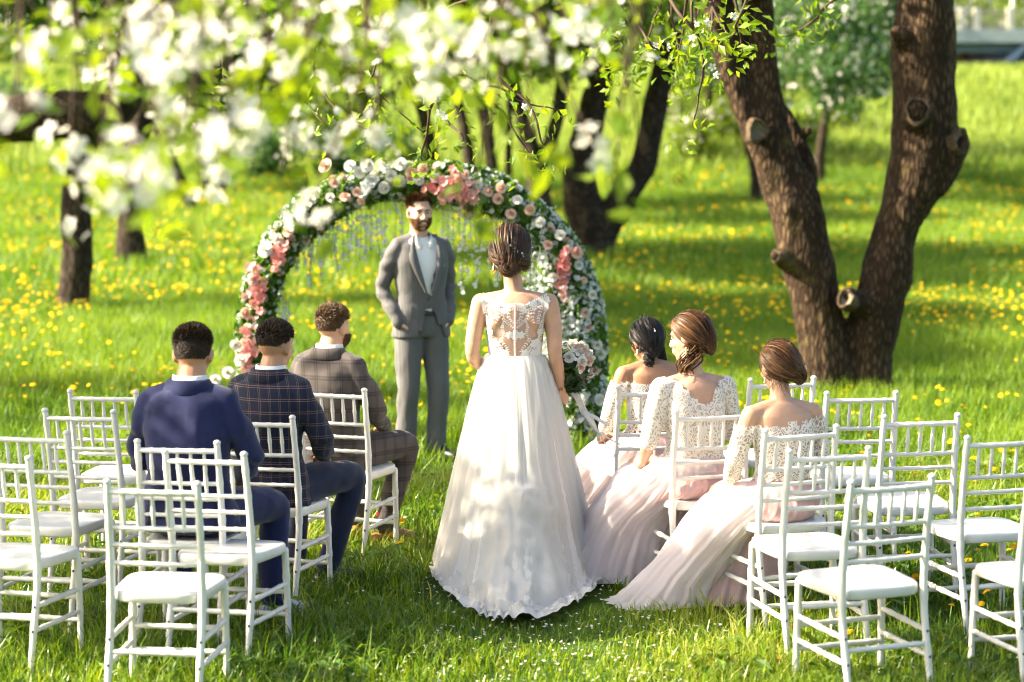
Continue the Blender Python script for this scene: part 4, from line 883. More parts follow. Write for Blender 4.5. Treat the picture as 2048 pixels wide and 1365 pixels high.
def short_hair(head_c, M, mat, parent, top=0.035, side=0.007, n=10500, sc=1.0, fade=-0.52, quiff=0.5, seed=1):
    r = np.random.default_rng(seed); d = unit(r.normal(size=(n, 3))); low = unit(r.normal(size=(n, 3)) * np.array([1, 1, 0.35]) + np.array([0, -0.25, (fade + 0.15) * 1.1])); d = np.vstack([d, low[:n * 2 // 3]]); n = len(d)
    front = np.where(d[:, 2] > 0.62, 0.86, np.where(d[:, 2] > 0.25, 0.55, 0.12)); keep = (d[:, 1] < front) & (d[:, 2] > fade + 0.25 * np.abs(d[:, 0]) ** 2 * (d[:, 1] > -0.35)); d = d[keep]; n = len(d)
    p0 = d * np.array([0.0765, 0.0945, 0.0905]) + np.array([0, -0.014, 0.026])
    w = sstep(0.05, 0.62, d[:, 2] + 0.08 * r.normal(size=n)); L = (side + (top - side) * w) * (0.75 + 0.5 * r.random(n))
    L *= sstep(fade - 0.05, fade + 0.28, d[:, 2]) * 0.75 + 0.25
    comb = np.stack([0.2 * d[:, 0] + 0.08 * r.normal(size=n), quiff * (0.2 + w) + 0.1 * r.normal(size=n), -0.75 * (1 - w) + 0.2 * w], -1)
    dirn = unit(d * (0.40 + 0.45 * w[:, None]) + comb * 0.8 + 0.07 * r.normal(size=(n, 3)))
    t = np.linspace(0, 1, 4)[None, :, None]; P = p0[:, None] + dirn[:, None] * L[:, None, None] * t - d[:, None] * (0.25 * L)[:, None, None] * t ** 2
    P = (P * sc) @ np.asarray(M).T + head_c
    V, F, rn = ribbons(P, 0.0013 + 0.0006 * w, head_c, np.array([1, 1, 0.8, 0.15]), 1.0); rn = rn * 0.8
    # scalp cap under the strands
    cap = ellip((0, -0.016, 0.030), (0.0768, 0.0945, 0.0885), n=30, m=22); cV, cF = cap
    u = (cV - [0, -0.014, 0.026]) / [0.0768, 0.0945, 0.0885]; ok = (u[:, 2] > fade + 0.50) & (u[:, 1] < np.where(u[:, 2] > 0.62, 0.80, np.where(u[:, 2] > 0.25, 0.48, 0.05)))
    cF = [f for f in cF if all(ok[i] for i in f)]; cV = (cV * 1.012 * sc) @ np.asarray(M).T + head_c
    o = len(V); V = np.vstack([V, cV]); F = [tuple(f) for f in F] + [tuple(i + o for i in f) for f in cF]
    return obj('hair', (V, F), mat, parent, True, np.concatenate([rn, np.full(len(cV), 0.05)]))
def beard(head_c, M, mat, parent, n=1500, L0=0.016, seed=2):
    r = np.random.default_rng(seed); d = unit(r.normal(size=(n * 4, 3)))
    keep = (d[:, 1] > -0.15) & (d[:, 2] < 0.05 - 0.35 * (np.abs(d[:, 0]) < 0.5)); d = d[keep][:n]
    p0 = d * np.array([0.068, 0.066, 0.078]) + np.array([0, 0.026, -0.032]); mouth = (np.abs(p0[:, 0]) < 0.030) & (p0[:, 2] > -0.078) & (p0[:, 2] < -0.050) & (p0[:, 1] > 0.06)
    p0 = p0[~mouth]; d = d[~mouth]; n = len(d)
    mu = np.stack([r.uniform(-0.038, 0.038, 260), np.full(260, 0.090), -0.044 - 0.010 * (r.random(260))], -1); mu[:, 1] -= 5.5 * mu[:, 0] ** 2; mu[:, 2] -= 5 * mu[:, 0] ** 2
    p0 = np.vstack([p0, mu]); d = np.vstack([d, np.tile([0, 0.5, -0.6], (260, 1))]); n = len(d)
    dr = unit(d * 0.6 + np.array([0, 0.1, -0.8]) + 0.25 * r.normal(size=(n, 3))); L = L0 * (0.6 + 0.6 * r.random(n)); L[-260:] *= 0.6
    t = np.linspace(0, 1, 3)[None, :, None]; P = (p0[:, None] + dr[:, None] * L[:, None, None] * t) @ np.asarray(M).T + head_c
    V, F, rn = strands(P, 0.0019, np.array([1, 1, 0.3])); return obj('beard', (V, F), mat, parent, True, rn)
def face_bits(c, M, parent, smile=True, brow_mat=None):
    put = lambda part: xform(part, M, c)
    for s in (-1, 1):
        obj('eye', put(limb([(0.020 * s, 0.0785, 0.004), (0.031 * s, 0.0810, 0.0065), (0.042 * s, 0.0735, 0.003)], [0.0020, 0.0042, 0.0016], 8, 8)), M_eye, parent)
        obj('eyebrow', put(limb([(0.015 * s, 0.0885, 0.020), (0.032 * s, 0.0865, 0.0265), (0.052 * s, 0.072, 0.021)], [0.0035, 0.0042, 0.002], 6, 8)), brow_mat or M_dark, parent)
    if smile:
        obj('teeth', put(limb([(-0.022, 0.0845, -0.0585), (0, 0.0960, -0.0640), (0.022, 0.0845, -0.0585)], [0.0018, 0.0040, 0.0018], 8, 10)), M_teeth, parent)
        obj('lip', put(limb([(-0.026, 0.082, -0.0575), (0, 0.0945, -0.0735), (0.026, 0.082, -0.0575)], [0.002, 0.0046, 0.002], 8, 10)), M_lip, parent)
def updo(head_c, M, mat, parent, bun, bun_r, n=340, seed=3, lift=0.012, sc=1.0, loose=16, bunscale=(1, 0.8, 0.9), droop=0.06):
    "combed-back hair: strands run over the skull from the hairline into a coiled bun (bun given in head space)"
    r = np.random.default_rng(seed); bun = np.asarray(bun, float); d = unit(r.normal(size=(n * 5, 3)))
    ok = np.where(d[:, 2] > 0.45, d[:, 1] < 0.80, np.where(d[:, 2] > -0.05, d[:, 1] < 0.42, (d[:, 1] < 0.10) & (d[:, 2] > -0.62))); d = d[ok][:n]; n = len(d)
    ctr = np.array([0, -0.014, 0.026]); b = unit((bun - ctr) / np.array([0.078, 0.096, 0.092]))
    K = 11; t = np.linspace(0, 1, K)[None, :, None]; ang = np.arccos(np.clip(d @ b, -1, 1))[:, None, None] + 1e-6
    Dm = (np.sin((1 - t) * ang) * d[:, None] + np.sin(t * ang) * b) / np.sin(ang)
    vol = 1.02 + (lift * 12) * np.maximum(0, Dm[..., 2:3]) * np.sin(np.pi * np.clip(t * 0.9 + 0.1, 0, 1)) + 0.085 * r.random((n, 1, 1)) ** 1.5 + 0.02 * np.sin(t * 7 + 6.28 * r.random((n, 1, 1)))
    P = Dm * np.array([0.078, 0.096, 0.092]) * vol + ctr; sw = r.normal(size=(n, 1, 3)) * bun_r * 0.35; P = P + sw * t ** 2 + (bun - b * np.array([0.078, 0.096, 0.092]) - ctr) * t ** 3 * 0.7
    al = [P]
    cn = int(n * 0.55); th0 = r.random((cn, 1)) * 6.28; tt = np.linspace(0, 1, K)[None]; th = th0 + tt * (2.0 + 2.2 * r.random((cn, 1))); rad = bun_r * (0.25 + 0.75 * r.random((cn, 1))) * (1 - 0.25 * tt); dep = (r.random((cn, 1)) - 0.4) * bun_r * 0.9
    q = np.stack([np.cos(th) * rad * bunscale[0], -np.sqrt(np.maximum(0, 1 - (rad / bun_r / 1.05) ** 2)) * bun_r * bunscale[1] + dep * 0.35, np.sin(th) * rad * bunscale[2]], -1) + bun
    al.append(q)
    if loose:
        dl = unit(np.stack([r.normal(size=loose), -0.3 - 0.6 * r.random(loose), -0.75 - 0.3 * r.random(loose)], -1)); p0 = dl * np.array([0.078, 0.096, 0.095]) + ctr; tt = np.linspace(0, 1, K)[None, :, None]
        al.append(p0[:, None] + tt * (np.array([0, -0.01, -1.0]) * droop + r.normal(size=(loose, 1, 3)) * 0.022) + 0.010 * np.sin(tt * 5 + r.random((loose, 1, 1)) * 6) * r.normal(size=(loose, 1, 3)))
        fl = 46; df = unit(r.normal(size=(fl, 3)) + [0, -0.3, 0.9]); p0 = df * np.array([0.082, 0.10, 0.10]) + ctr; al.append(p0[:, None] + tt * unit(r.normal(size=(fl, 1, 3)) + [0, -0.6, 0.2]) * 0.05 + df[:, None] * 0.018 * np.sin(tt * 3.1))
    rad_of = [0.0021] * (n + cn) + [0.0009] * (sum(len(a) for a in al) - n - cn); P = np.vstack(al); P = (P * sc) @ np.asarray(M).T + head_c
    V, F, rn = ribbons(P, np.array(rad_of), head_c, None, 0.3)
    base = join([ellip(ctr + [0, -0.006, 0.004], (0.0795, 0.093, 0.093), n=24, m=16)]); bV, bF = base; u = bV - ctr; bF = [f for f in bF if all((u[i, 1] < 0.035 if u[i, 2] > 0.02 else u[i, 1] < 0.008) and u[i, 2] > -0.055 for i in f)]
    b2 = ellip(bun, (bun_r * 0.85 * bunscale[0], bun_r * 0.75 * bunscale[1], bun_r * 0.85 * bunscale[2]), n=16, m=10); bV, bF = join([(bV, bF), b2]); bV = (bV * sc) @ np.asarray(M).T + head_c
    o = len(V); V = np.vstack([V, bV]); F = [tuple(f) for f in F] + [tuple(i + o for i in f) for f in bF]
    return obj('hair', (V, F), mat, parent, True, np.concatenate([rn, np.full(len(bV), 0.0)]))
def hmat(yaw, pitch, roll=0): return rotz(R_(yaw)) @ rotx(R_(pitch)) @ roty(R_(roll))
def shoe(ankle, toe, mat, parent, h=0.09):
    a = np.array([ankle[0], ankle[1], 0]); d = unit(np.array([toe[0], toe[1], 0]) - a); z0 = ankle[2] - h
    P = [a - d * 0.05 + [0, 0, z0 + 0.042], a + d * 0.03 + [0, 0, z0 + 0.048], a + d * 0.11 + [0, 0, z0 + 0.036], a + d * 0.19 + [0, 0, z0 + 0.028]]
    V, F = limb(P, [0.036, 0.042, 0.046, 0.030], 12, 14); V[:, 2] = np.maximum(V[:, 2], z0 + 0.006); return obj('shoe', (V, F), mat, parent)

X1 = np.array([1.0, 0, 0])
def seated_man(key, label, jacket, trousers, hair, skin, lean=0.0, head=(0, -6, 0), knees=None, shoe_m=None, sock=None, sc=1.0, yaw=0, fwd=0.19, hair_kw={}, beard_m=None, shift=0.0, head_up=0.0):
    p, yw = SEAT[key]; yw2 = yw + R_(yaw); loc = p + rotz(yw) @ np.array([shift, fwd, 0])
    lx = lean; hip = np.array([0, 0, 0.555]); neck = np.array([lx, -0.015, 1.085]); hc = np.array([lx * 1.2, 0.030, 1.222 + head_up]); Mh = hmat(*head)
    sh = lambda s: np.array([0.168 * s + lx, -0.03, 1.018]); el = lambda s: np.array([0.240 * s + lx * 0.6, 0.045, 0.775]); wr = lambda s: np.array([0.125 * s, 0.29, 0.665])
    kn = knees or {1: (0.20, 0.47, 0.53), -1: (-0.17, 0.47, 0.53)}; an = {s: np.array([kn[s][0] * (kn[s][3] if len(kn[s]) > 3 else 1.0), kn[s][1] - (kn[s][4] if len(kn[s]) > 4 else 0.02), 0.095]) for s in (1, -1)}
    spine = [hip + [0, -0.015, -0.075], hip + [0, -0.02, 0.0], [lx * .3, -0.05, 0.74], [lx * .7, -0.055, 0.90], [lx, -0.045, 1.02], [lx, -0.03, 1.075]]
    lat = [X1] * 6
    prof = [(0.165, 0.11, 0.115), (0.180, 0.12, 0.12), (0.158, 0.11, 0.10), (0.178, 0.115, 0.105), (0.165, 0.085, 0.085), (0.075, 0.06, 0.06)]
    body = [torso_loft(spine, lat, [(a - .012, b - .012, c - .012) for a, b, c in prof]), limb([neck + [0, -0.01, -0.06], hc + [0, -0.022, -0.075]], [0.067, 0.063], 14, 6)] + head_parts(hc, Mh)
    jk = [torso_loft(spine, lat, prof, grow=0.012), ]
    tr = [torso_loft(spine[:3], lat[:3], prof[:3], grow=-0.004)]
    for s in (1, -1):
        k = np.array(kn[s][:3]); body += [limb([sh(s), el(s), wr(s)], [0.045, 0.036, 0.026], 12, 12)] + hand(wr(s), np.array([-0.35 * s, 0.75, -0.35]), np.array([0, 0.3, 1.0]), -s, 0.55)
        body.append(limb([hip + [0.09 * s, 0, -0.02], k, an[s]], [0.075, 0.050, 0.036], 12, 16))
        jk += [limb([neck + [0.03 * s, -0.02, -0.015], sh(s) + [-.02 * s, 0, 0.005]], [0.055, 0.060], 14, 8), limb([sh(s) + [-0.01 * s, 0, 0.0], sh(s) + [0.025 * s, 0.0, -0.08], (sh(s) + el(s)) / 2 + [0.012 * s, 0, 0], el(s) + [0.004 * s, -0.008, 0], (el(s) + wr(s)) / 2, wr(s)], [0.062, 0.064, 0.057, 0.052, 0.047, 0.040], 16, 22)]
        tr.append(limb([hip + [0.085 * s, 0.0, -0.02], (hip + [0.085 * s, 0, -0.02]) * .5 + k * .5 + [0, 0, 0.012], k + [0, -0.03, 0.004], k + [0, 0.004, -0.05], k * .5 + an[s] * .5, an[s] + [0, 0, 0.02]], [0.108, 0.092, 0.073, 0.072, 0.062, 0.058], 16, 26))
    # jacket skirt hanging behind and beside the seat
    sk = torso_loft([[0, -0.045, 0.475], [0, -0.04, 0.56], [lx * .3, -0.05, 0.72]], [X1] * 3, [(0.215, 0.10, 0.125), (0.200, 0.12, 0.128), (0.168, 0.11, 0.105)], grow=0.008)
    jk.append(sk); tag_seed = hash(key) % 97
    person = remesh('person', body, 0.0068, skin, 5)
    person.location = tuple(loc); person.rotation_euler = (0, 0, yw2); person.scale = (sc, sc, sc); tag(person, label, 'person')
    wr_d = lambda co, nr: nr * (0.007 * (1 - 2 * np.abs(vnoise(co * np.array([1, 1, 1.7]) + 0.6 * np.abs(co[:, :1] - lx) * np.array([0, 0, 1.0]), 7, 5 + len(key) + ord(key[0])))) + 0.005 * fbm(co, 13, 6, 2) + 0.008 * np.sin(co[:, 2] * 60 + 30 * np.abs(co[:, 0]) + 7 * vnoise(co, 4, 8)) * sstep(0.17, 0.24, np.abs(co[:, 0] - lx)) * sstep(0.98, 0.85, co[:, 2]) - 0.004 * np.exp(-((co[:, 0] - lx) / 0.006) ** 2) * (co[:, 1] < 0))[:, None]
    def jcut(co):
        front = co[:, 1] > 0.02; vee = front & (np.abs(co[:, 0] - lx) < 0.015 + np.maximum(0, (co[:, 2] - 0.78)) * 0.36) & (co[:, 2] > 0.78)
        low = (co[:, 1] > 0.075) & (co[:, 2] < 0.62) & (np.abs(co[:, 0]) < 0.16); return ~(vee | low)
    remesh('jacket', jk, 0.0085, jacket, 5, jcut, wr_d, person)
    col = [np.stack([np.cos(a) * rx + lx * f, np.sin(a) * ry - 0.024 + o, np.full(24, z) - 0.030 * np.maximum(0, np.sin(a)) ** 2], -1) for a in [np.arange(24) / 24 * 6.2832] for rx, ry, z, o, f in ((0.082, 0.078, 1.080, -0.002, 1.0), (0.0765, 0.0735, 1.110, 0.003, 1.03), (0.0735, 0.071, 1.140, 0.008, 1.06), (0.0690, 0.067, 1.138, 0.008, 1.06))]
    obj('shirt_collar', loft(col, False), M_shirt, person)
    jc = [np.stack([np.cos(a) * rx + lx, np.sin(a) * ry - 0.028, np.full(24, z) - 0.05 * np.maximum(0, np.sin(a)) ** 1.5], -1) for a in [np.arange(24) / 24 * 6.2832] for rx, ry, z in ((0.118, 0.100, 1.060), (0.124, 0.106, 1.066), (0.104, 0.096, 1.100), (0.089, 0.086, 1.124), (0.083, 0.080, 1.124))]
    obj('jacket_collar', loft(jc, False), jacket, person)
    fr = torso_loft(spine, lat, prof, grow=0.002); remesh('shirt', [fr], 0.012, M_shirt, 3, lambda co: (co[:, 1] > 0.0) & (co[:, 2] < 1.06), None, person)
    remesh('trousers', tr, 0.0095, trousers, 5, None, lambda co, nr: nr * (0.006 * fbm(co, 11, 15, 3))[:, None], person)
    for s in (1, -1):
        d = np.array(kn[s][:2]) - hip[:2]; toe = an[s][:2] + unit(d) * 0.2
        if sock: obj('sock', limb([an[s] + [0, 0, 0.075], an[s] + [0, 0.005, -0.03]], [0.043, 0.042], 12, 6), sock, person)
        shoe(an[s], toe, shoe_m or M_shoe, person)
    short_hair(hc, Mh, hair, person, **hair_kw)
    if beard_m: beard(hc, Mh, beard_m, person)
    return person

def build_men():
    seated_man('LM', 'man in plain blue suit seated at left, back to the camera', M_blue, M_blue, M_dark, M_skin2, 0.0, (7, -8, 0), {1: (0.24, 0.40, 0.52, 0.98, 0.02), -1: (-0.20, 0.42, 0.52)}, M_shoe_l, None, 1.045, -2, 0.17, dict(top=0.030, seed=4, quiff=0.2, fade=-0.55))
    seated_man('PL', 'man in navy jacket with pink window checks seated in the middle', M_plaid, M_navy, M_dark, M_skin2, 0.01, (-10, -8, 0), {1: (0.22, 0.40, 0.555, 0.55, 0.06), -1: (-0.12, 0.46, 0.53)}, M_shoe, M_navy, 1.0, -8, 0.19, dict(top=0.032, seed=5, quiff=0.6, fade=-0.30), None, -0.03)
    seated_man('GR', 'bearded man in grey-brown checked suit seated nearest the arch', M_gplaid, M_gplaid, M_sandy, M_skin, -0.02, (-12, -4, 0), {1: (0.20, 0.40, 0.56, 0.55, 0.08), -1: (-0.14, 0.46, 0.53)}, M_tan, M_red, 0.985, -10, 0.19, dict(top=0.034, seed=6, quiff=0.5, fade=-0.48), M_ginger, -0.075)

def build_groom():
    b = onz(832, 924); b[1] = 16.0; b[0] = (842 - 1024) / FPX * 16.05; yw = R_(180 + 24)
    body = []; hipz = 0.93; hc = np.array([0.02, 0.03, 1.675]); Mh = hmat(-4, -5, 2)
    spine = [[0, 0, 0.86], [0, 0.0, 0.95], [0, 0.0, 1.13], [0, -0.01, 1.33], [0, -0.02, 1.455], [0, -0.02, 1.515]]; prof = [(0.160, 0.10, 0.115), (0.168, 0.105, 0.115), (0.150, 0.105, 0.09), (0.178, 0.115, 0.105), (0.165, 0.085, 0.09), (0.07, 0.06, 0.06)]
    sh = {s: np.array([0.168 * s, -0.02, 1.448]) for s in (1, -1)}; el = {1: np.array([0.246, -0.08, 1.165]), -1: np.array([-0.225, -0.07, 1.165])}; wr = {1: np.array([0.188, 0.050, 0.945]), -1: np.array([-0.182, 0.05, 0.945])}
    kn = {1: np.array([0.105, 0.035, 0.50]), -1: np.array([-0.10, 0.05, 0.50])}; an = {1: np.array([0.115, -0.01, 0.095]), -1: np.array([-0.095, 0.03, 0.095])}
    body += [torso_loft(spine, [X1] * 6, [(a - .014, c - .014, d - .014) for a, c, d in prof]), limb([(0, -0.02, 1.47), hc + [0, -0.022, -0.07]], [0.062, 0.057], 14, 6)] + head_parts(hc, Mh)
    jk = [torso_loft(spine[1:], [X1] * 5, prof[1:], grow=0.014), torso_loft([[0, 0, 0.835], [0, 0, 0.93], [0, 0, 1.10]], [X1] * 3, [(0.198, 0.125, 0.135), (0.188, 0.122, 0.132), (0.158, 0.112, 0.10)], grow=0.006)]
    tr = [torso_loft([[0, 0, 0.84], [0, 0, 0.90], [0, 0, 1.02]], [X1] * 3, [(0.165, 0.105, 0.12), (0.172, 0.112, 0.122), (0.155, 0.108, 0.105)], grow=0.0)]
    for s in (1, -1):
        body += [limb([sh[s], el[s], wr[s]], [0.045, 0.036, 0.026], 12, 12)] + hand(wr[s], np.array([-0.55 * s, -0.05, -0.8]), np.array([s, 0.3, -0.4]), 1 if s < 0 else -1, 0.25)
        body.append(limb([(0.085 * s, 0, 0.88), kn[s], an[s]], [0.075, 0.05, 0.036], 12, 14))
        jk += [limb([(0.03 * s, -0.02, 1.495), sh[s] + [-.02 * s, 0, 0.005]], [0.055, 0.060], 14, 8), limb([sh[s] + [-0.01 * s, 0, 0], sh[s] + [0.03 * s, -0.01, -0.08], (sh[s] + el[s]) / 2 + [0.01 * s, 0, 0], el[s], (el[s] + wr[s]) / 2, wr[s]], [0.062, 0.063, 0.056, 0.052, 0.049, 0.044], 16, 22)]
        tr.append(limb([(0.085 * s, 0, 0.89), (0.098 * s, 0.015, 0.70), kn[s], (kn[s] + an[s]) / 2, an[s] + [0, 0, -0.02]], [0.100, 0.094, 0.076, 0.070, 0.070], 16, 26))
    person = remesh('person', body, 0.0052, M_skin_g, 3); person.location = (b[0], b[1], 0.01); person.rotation_euler = (0, 0, yw); person.scale = (0.985,) * 3
    tag(person, 'smiling bearded groom in grey suit standing under the flower arch, hands in pockets', 'person')
    def jcut(co):
        x, y, z = co.T; front = y > 0.03; lean = x * 1.0
        vee = front & (z > 1.13) & (np.abs(x - 0.0) < 0.008 + (z - 1.13) * 0.25); low = front & (z < 1.03) & (x < 0.006 + (1.03 - z) * 0.25) & (x > -0.012 - (1.03 - z) * 0.62)
        return ~(vee | low)
    remesh('jacket', jk, 0.0075, M_grey, 5, jcut, lambda co, nr: nr * (0.006 * fbm(co * np.array([1, 1, 1.4]), 9, 5, 3) + 0.005 * np.sin(co[:, 2] * 48 + 6 * vnoise(co, 4, 8)) * sstep(0.17, 0.24, np.abs(co[:, 0])))[:, None], person)
    remesh('trousers', tr, 0.009, M_grey, 5, None, lambda co, nr: nr * (0.006 * fbm(co * np.array([1, 1, .7]), 9, 25, 3) + 0.006 * np.sin(co[:, 2] * 30 + 9 * vnoise(co, 5, 3)) * sstep(0.75, 0.3, co[:, 2]) * 0.6)[:, None], person)
    remesh('shirt', [torso_loft(spine, [X1] * 6, prof, grow=0.006)], 0.010, M_shirt, 3, lambda co: (co[:, 1] > -0.03) & (co[:, 2] > 1.0), lambda co, nr: nr * (0.004 * fbm(co, 14, 4, 2))[:, None], person)
    # belt, lapels, collar, buttons, pocket square
    obj('belt', loft([np.stack([np.cos(a) * 0.163, np.sin(a) * 0.119, np.full(30, z)], -1) for a in [np.arange(30) / 30 * 6.2832] for z in (0.985, 1.015)], False), M_shoe, person)
    for s in (1, -1):
        def fy(x, z): return 0.125 - 1.1 * x * x + (0.012 if z < 1.35 else -0.05 * (z - 1.35) / 0.15)
        ed = [(0.010, 1.13), (0.040, 1.24), (0.068, 1.36), (0.078, 1.46), (0.070, 1.53)]; ou = [(0.016, 1.12), (0.085, 1.25), (0.128, 1.37), (0.112, 1.44), (0.085, 1.53)]
        A = catmull(np.array([[x * s, fy(x, z) + 0.016, z] for x, z in ed]), 14); B = catmull(np.array([[x * s, fy(x, z) + 0.020, z] for x, z in ou]), 14); th = np.array([0, -0.006, 0])
        obj('lapel', loft([np.stack([A[i], (A[i] + B[i]) / 2 + [0, 0.006, 0], B[i], B[i] + th, A[i] + th]) for i in range(14)]), M_grey, person)
        cP = [np.array([[0.022 * s, 0.080, 1.455], [0.050 * s, 0.050, 1.525], [0.064 * s, -0.02, 1.562]]), np.array([[0.040 * s, 0.100, 1.425], [0.072 * s, 0.068, 1.478], [0.080 * s, -0.02, 1.520]])]
        A, B = catmull(cP[0], 10), catmull(cP[1], 10); obj('shirt_collar', loft([np.stack([A[i], B[i], B[i] - [0, 0.005, 0], A[i] - [0, 0.005, 0]]) for i in range(10)]), M_shirt, person)
    for z in (1.10, 1.0): obj('button', ellip((0.02 if z < 1.05 else 0.0, 0.137, z), (0.008, 0.004, 0.008), n=8, m=5), M_shoe, person)
    obj('pocket_square', box((-0.115, 0.112, 1.335), (0.020, 0.008, 0.045)), M_shirt, person, False)
    for s in (1, -1): shoe(an[s] + [0, 0, 0.005], an[s][:2] + [0.06 * s, 0.2], M_shoe, person)
    short_hair(hc, Mh, M_groom, person, 0.036, 0.009, 5200, 1.0, -0.2, 0.7, 8); beard(hc, Mh, M_ginger, person, 1700, 0.015); face_bits(hc, Mh, person, True, M_groom)

def pleat_skirt(prof, phis, amp, ks, seed, rows):
    pass
def build_bride():
    Dp = 12.22; s0 = FPX / Dp; bx = (1030 - 1024) / s0; base = np.array([bx, Dp, 0.0])
    hc = np.array([-0.022, 0.035, 1.610]); Mh = hmat(-6, -12, 0)
    spine = [[0, 0, 0.88], [0, 0, 0.98], [0, 0, 1.09], [0, -0.01, 1.24], [0, -0.015, 1.36], [0, -0.01, 1.425]]; prof = [(0.165, 0.10, 0.12), (0.160, 0.10, 0.115), (0.126, 0.09, 0.085), (0.142, 0.11, 0.090), (0.150, 0.075, 0.080), (0.060, 0.05, 0.05)]
    sh = {1: np.array([0.172, -0.005, 1.375]), -1: np.array([-0.172, -0.005, 1.375])}; el = {1: np.array([0.203, -0.035, 1.12]), -1: np.array([-0.215, -0.02, 1.115])}; wr = {1: np.array([0.232, 0.025, 0.945]), -1: np.array([-0.13, 0.14, 0.985])}
    body = [torso_loft(spine, [X1] * 6, prof), limb([(0, -0.015, 1.36), (-0.006, 0.0, 1.44), hc + [0.004, -0.022, -0.07]], [0.062, 0.049, 0.046], 14, 8)] + head_parts(hc, Mh, 0.96, False)
    for s in (1, -1):
        body += [limb([(0.02 * s, -0.012, 1.405), (0.10 * s, -0.008, 1.392), sh[s]], [0.045, 0.042, 0.046], 12, 10), limb([sh[s], (sh[s] + el[s]) / 2 + [0.008 * s, 0, 0], el[s], (el[s] + wr[s]) / 2, wr[s]], [0.050, 0.044, 0.036, 0.034, 0.024], 14, 18)]
        body.append(limb([(0.02 * s, -0.055, 1.33), (0.085 * s, -0.062, 1.30), (0.10 * s, -0.05, 1.22)], [0.03, 0.042, 0.03], 10, 8))
        body.append(limb([(0.08 * s, 0, 0.9), (0.09 * s, 0.02, 0.48), (0.09 * s, 0, 0.08)], [0.08, 0.05, 0.036], 12, 12))
    body += hand(wr[1], np.array([0.18, 0.32, -0.55]), np.array([0.75, -0.6, 0.1]), 1, 1.0, 0.95) + hand(wr[-1], np.array([0.7, 0.6, -0.1]), np.array([0, 0.5, 0.8]), 1, 0.5, 0.95)
    person = remesh('person', body, 0.0056, M_skin, 4); person.location = tuple(base); tag(person, 'bride in white gown with lace back and long train, walking up the aisle', 'person')
    bvh = BVHTree.FromPolygons([v.co[:] for v in person.data.vertices], [p.vertices[:] for p in person.data.polygons])
    def cling(x, z, off=0.005):
        h = bvh.ray_cast(Vector((x, -1.0, z)), Vector((0, 1, 0)))
        if h[0] is None or h[0].y > 0.06: return None
        n = h[1] if h[1].y < 0 else -h[1]; return np.array(h[0]) + np.array(n) * off, np.array(n)
    def bod(co): x, y, z = co.T; return (z > 1.05) & np.where(y < 0, z < 1.085 + 0.36 * np.clip(np.abs(x), 0, .14) ** 1.0 * 2.0, z < 1.335)
    remesh('bodice', [torso_loft(spine, [X1] * 6, prof, grow=0.0065)], 0.006, M_satin, 3, bod, None, person)
    def shr(co):
        x, y, z = co.T; top = np.where(np.abs(x) > 0.075, 1.415, 1.378 + 0.30 * np.maximum(0, np.abs(x) - 0.02)); return (z > 1.09) & (z < top) & (np.abs(x) < 0.20) & ((np.abs(x) < 0.175) | (z > 1.39))
    M_ill = NT('illusion_tulle'); M_ill = M_ill.done(M_ill.mixs(0.86, M_ill.pbr((0.8, 0.74, 0.66), 0.7), M_ill.clear()))
    sheer = torso_loft(spine, [X1] * 6, prof, grow=0.004)
    remesh('illusion_back', [sheer] + [limb([(0.02 * s, -0.012, 1.405), (0.10 * s, -0.008, 1.392), (0.150 * s, -0.005, 1.378)], [0.048, 0.046, 0.050], 12, 10) for s in (1, -1)], 0.008, M_ill, 3, shr, None, person)
    # lace: leaves, sprays and a centre flower laid over the back
    V, F = [], []; rl = random.Random(4)
    def leaf(x, z, ang, L, w=0.45):
        k = len(V); c, s_ = math.cos(ang), math.sin(ang); pts = [(0, 0, 0), (0.35, w * 0.5, 0), (0.35, -w * 0.5, 0), (0.72, w * 0.38, 0), (0.72, -w * 0.38, 0), (1, 0, 0)]; out = []
        for a, b_, _ in pts:
            r_ = cling(x + (a * c - b_ * s_) * L, z + (a * s_ + b_ * c) * L, 0.0075 + 0.002 * rl.random())
            if r_ is None: return
            out.append(r_[0])
        V.extend(out); F.extend([(k, k + 2, k + 1), (k + 1, k + 2, k + 4, k + 3), (k + 3, k + 4, k + 5)])
    def spray(pts, step=0.0095, L=0.019, tip=0.6):
        P = catmull(np.array([[a, 0, b_] for a, b_ in pts]), max(4, int(sum(math.dist(pts[i], pts[i + 1]) for i in range(len(pts) - 1)) / step / 1.15)))
        T = np.gradient(P, axis=0)
        for i, p in enumerate(P):
            a = math.atan2(T[i][2], T[i][0]); q = 1 - (1 - tip) * i / len(P)
            for sd in (0.75, -0.75): leaf(p[0], p[2], a + sd + rl.uniform(-.2, .2), L * 0.78 * q * rl.uniform(.85, 1.15))
    def flower(x, z, R, n=6):
        for i in range(n): leaf(x, z, i / n * 6.283 + 0.3, R, 0.7)
        for i in range(n): leaf(x, z, i / n * 6.283 + 0.8, R * 0.6, 0.7)
    for s in (1, -1):
        spray([(0.006 * s, 1.372), (0.05 * s, 1.366), (0.10 * s, 1.388), (0.155 * s, 1.408)], 0.008, 0.018, 1)
        spray([(0.01 * s, 1.356), (0.06 * s, 1.346), (0.115 * s, 1.366), (0.165 * s, 1.392)], 0.009, 0.020, 1)
        spray([(0.165 * s, 1.402), (0.150 * s, 1.34), (0.128 * s, 1.27), (0.118 * s, 1.20), (0.112 * s, 1.15)], 0.008, 0.020, 0.9)
        spray([(0.140 * s, 1.375), (0.120 * s, 1.33), (0.112 * s, 1.285)], 0.009, 0.021); spray([(0.165 * s, 1.39), (0.16 * s, 1.35), (0.145 * s, 1.30)], 0.008, 0.018)
